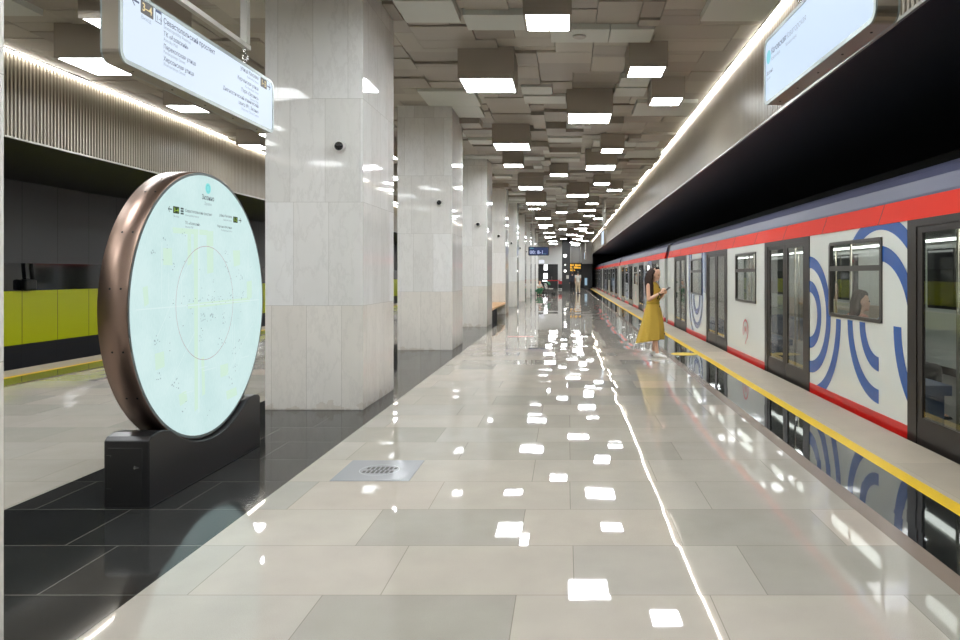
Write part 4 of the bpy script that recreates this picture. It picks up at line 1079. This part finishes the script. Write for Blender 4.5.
# barrier tape between posts in front of the far doors
for x, lb in ((-1.95,'before the lit box'), (-0.62,'beside the red cart')):
    o = thing('barrier_post', 'slim dark post of the red tape barrier, the one %s' % lb, 'barrier', (x, 72.0, 0), 0, 'tape barrier posts')
    b = MB(); b.tube([(0,0,0),(0,0,0.02)], 0.17, 20); b.build('base', M['black_metal'], o)
    b = MB(); b.tube([(0,0,0.02),(0,0,0.98)], 0.032, 12); b.build('pole', M['black_metal'], o)
b = MB(); b.box(-1.90, -0.67, 71.995, 72.005, 0.86, 0.93)
tag(b.build('barrier_tape', mat('red tape', lin((200,40,40)), 0.6)), 'red tape stretched between two posts before the far doors', 'tape')
o = thing('cleaning_cart', 'small red and black cart standing by the far pale door pier', 'cart', (-0.55, 70.5, 0))
b = MB(); b.box(-0.22,0.22,-0.18,0.18,0.14,0.55); b.build('body', M['black_metal'], o, bevel=0.02)
b = MB(); b.box(-0.2,0.2,-0.17,0.17,0.56,0.86); b.tube([(-0.18,0.16,0.86),(-0.18,0.22,1.05),(0.18,0.22,1.05),(0.18,0.16,0.86)],0.015); b.build('bin', mat('red bin', lin((190,46,50)), 0.4), o)
for x in (-0.18,0.18):
    for y in (-0.14,0.14): MB().tube([(x-0.015,y,0.07),(x+0.015,y,0.07)],0.07,12).build('wheel', M['black_metal'], o)
# dark column with round lamps
b = MB(); b.box(-0.37, 0.37, 0, 0.75, 0, 5.19); o = b.build('dark_column', mat('dark cladding', lin((52,52,54)), 0.3)); o.location = (0.0, 65.0, 0)
tag(o, 'dark clad square column in front of the far wall', 'pillar')
for z, r, lb in ((3.20,0.14,'large round white lamp high on the dark far column'), (2.38,0.07,'small white lamp in the middle of the dark far column'), (1.82,0.10,'lowest round lamp on the dark far column')):
    o = thing('wall_lamp', lb, 'lamp', (-0.08, 65.0, z), 0, 'lamps on the dark far column')
    MB().tube([(0,0,0),(0,-0.05,0)], r*0.9, 20).build('mount', M['black_metal'], o)
    MB().sphere((0,-0.05,0), r, 18, 12, (1,0.4,1)).build('globe', mat('lamp globe', (0.8,0.8,0.8), 0.4, emit=(1,0.98,0.95), strength=6.0 if r > 0.08 else 2.0), o)
b = MB(); b.box(-0.12,0.12,-0.02,0.004,0,0.32); o = b.build('notice', mat('white notice', lin((210,208,200)), 0.5)); o.location = (0.14, 65.0, 1.12)
tag(o, 'small white notice on the dark far column', 'notice')
# amber dot matrix board
o = thing('led_board', 'black board with glowing amber signs under the dark far wall', 'display', (0.98, 72.0, 1.72))
b = MB(); b.box(-0.62,0.62,0,0.12,0,0.95); b.build('case', M['black'], o)
b = MB()
rr_ = random.Random(3)
for row in range(3):
    for k in range(9 if row < 2 else 4):
        if rr_.random() < 0.15: continue
        x = -0.54 + 0.12*k; z = 0.66 - 0.26*row
        b.box(x, x+0.085, -0.004, 0, z, z+0.045); b.box(x, x+0.03, -0.004, 0, z+0.045, z+0.17)
        if rr_.random() < 0.6: b.box(x+0.03, x+0.09, -0.004, 0, z+0.13, z+0.17)
b.build('amber_marks', mat('amber led', (0.1,0.05,0), 0.4, emit=(1.0,0.52,0.04), strength=2.2), o)
for x in (-0.5,0.5): MB().tube([(x,0.06,0.95),(x,0.06,3.08)],0.02,8).build('post', M['rod'], o)
# lit boxes in the recess, white sign
o = thing('light_box', 'tall bright lit box in the far doorway', 'light box', (-2.12, 75.35, 0))
MB().box(-0.24,0.24,0,0.1,0.70,2.62).build('case', M['black_metal'], o)
b = MB(); b.box(-0.20,0.20,-0.01,0,1.95,2.55); b.box(-0.24,0.24,-0.01,0,1.06,1.62); b.box(-0.36,0.36,-0.01,0,0.78,0.90); b.build('lit_panel', mat('bright panel', (0.8,0.8,0.8), 0.5, emit=(0.97,0.98,1.0), strength=3.0), o)
o = thing('wall_sign', 'white lit sign on the pale end wall above the doorway', 'sign', (-2.62, 74.99, 2.62))
MB().box(-0.40,0.40,-0.08,0,0,0.44).build('case', M['rod'], o)
MB().box(-0.37,0.37,-0.088,-0.08,0.03,0.41).build('panel', lit('white sign face', (236,238,246), 1.1), o)
o = thing('info_panel', 'small pale blue lit panel at the far end beside the train', 'display', (1.95, 70.0, 0))
MB().box(-0.16,0.16,0,0.1,0,1.25).build('body', M['black_metal'], o); MB().box(-0.12,0.12,-0.008,0,0.45,1.15).build('screen', lit('pale blue screen', (150,180,200)), o)
# black box with a pole on the left tunnel wall
o = thing('wall_box', 'black box with pole on the glossy band above the lime panels', 'signal', (-12.30, 16.4, 1.17))
b = MB(); b.box(-0.10,0.06,-0.17,0.17,0.0,0.26); b.build('box', M['black'], o, bevel=0.05)
b = MB(); b.tube([(-0.02,0.10,0.25),(-0.02,0.06,0.63)],0.04,10); b.build('pole', M['black'], o)

# ------------------------------------------------------------------ world, camera, view
w = bpy.data.worlds.new('World'); S.world = w; w.use_nodes = True
w.node_tree.nodes['Background'].inputs[0].default_value = (0.0,0.0,0.0,1); w.node_tree.nodes['Background'].inputs[1].default_value = 0.0
cam = bpy.data.cameras.new('camera'); co = bpy.data.objects.new('camera', cam); C.objects.link(co)
cam.sensor_width = 36; cam.lens = 36*715/960; cam.shift_x = -86/960; cam.shift_y = -46/960; cam.clip_start = 0.05; cam.clip_end = 300
co.location = (0, 0, H); co.rotation_euler = (PI/2, 0, 0); S.camera = co
S.view_settings.view_transform = 'Standard'; S.view_settings.look = 'None'; S.view_settings.exposure = EXP; S.view_settings.gamma = 1.0; S.view_settings.use_curve_mapping = False
cy = S.cycles
cy.max_bounces = 8; cy.diffuse_bounces = 5; cy.glossy_bounces = 5; cy.transparent_max_bounces = 16; cy.sample_clamp_indirect = 6.0; cy.caustics_reflective = False; cy.caustics_refractive = False
cy.use_denoising = True
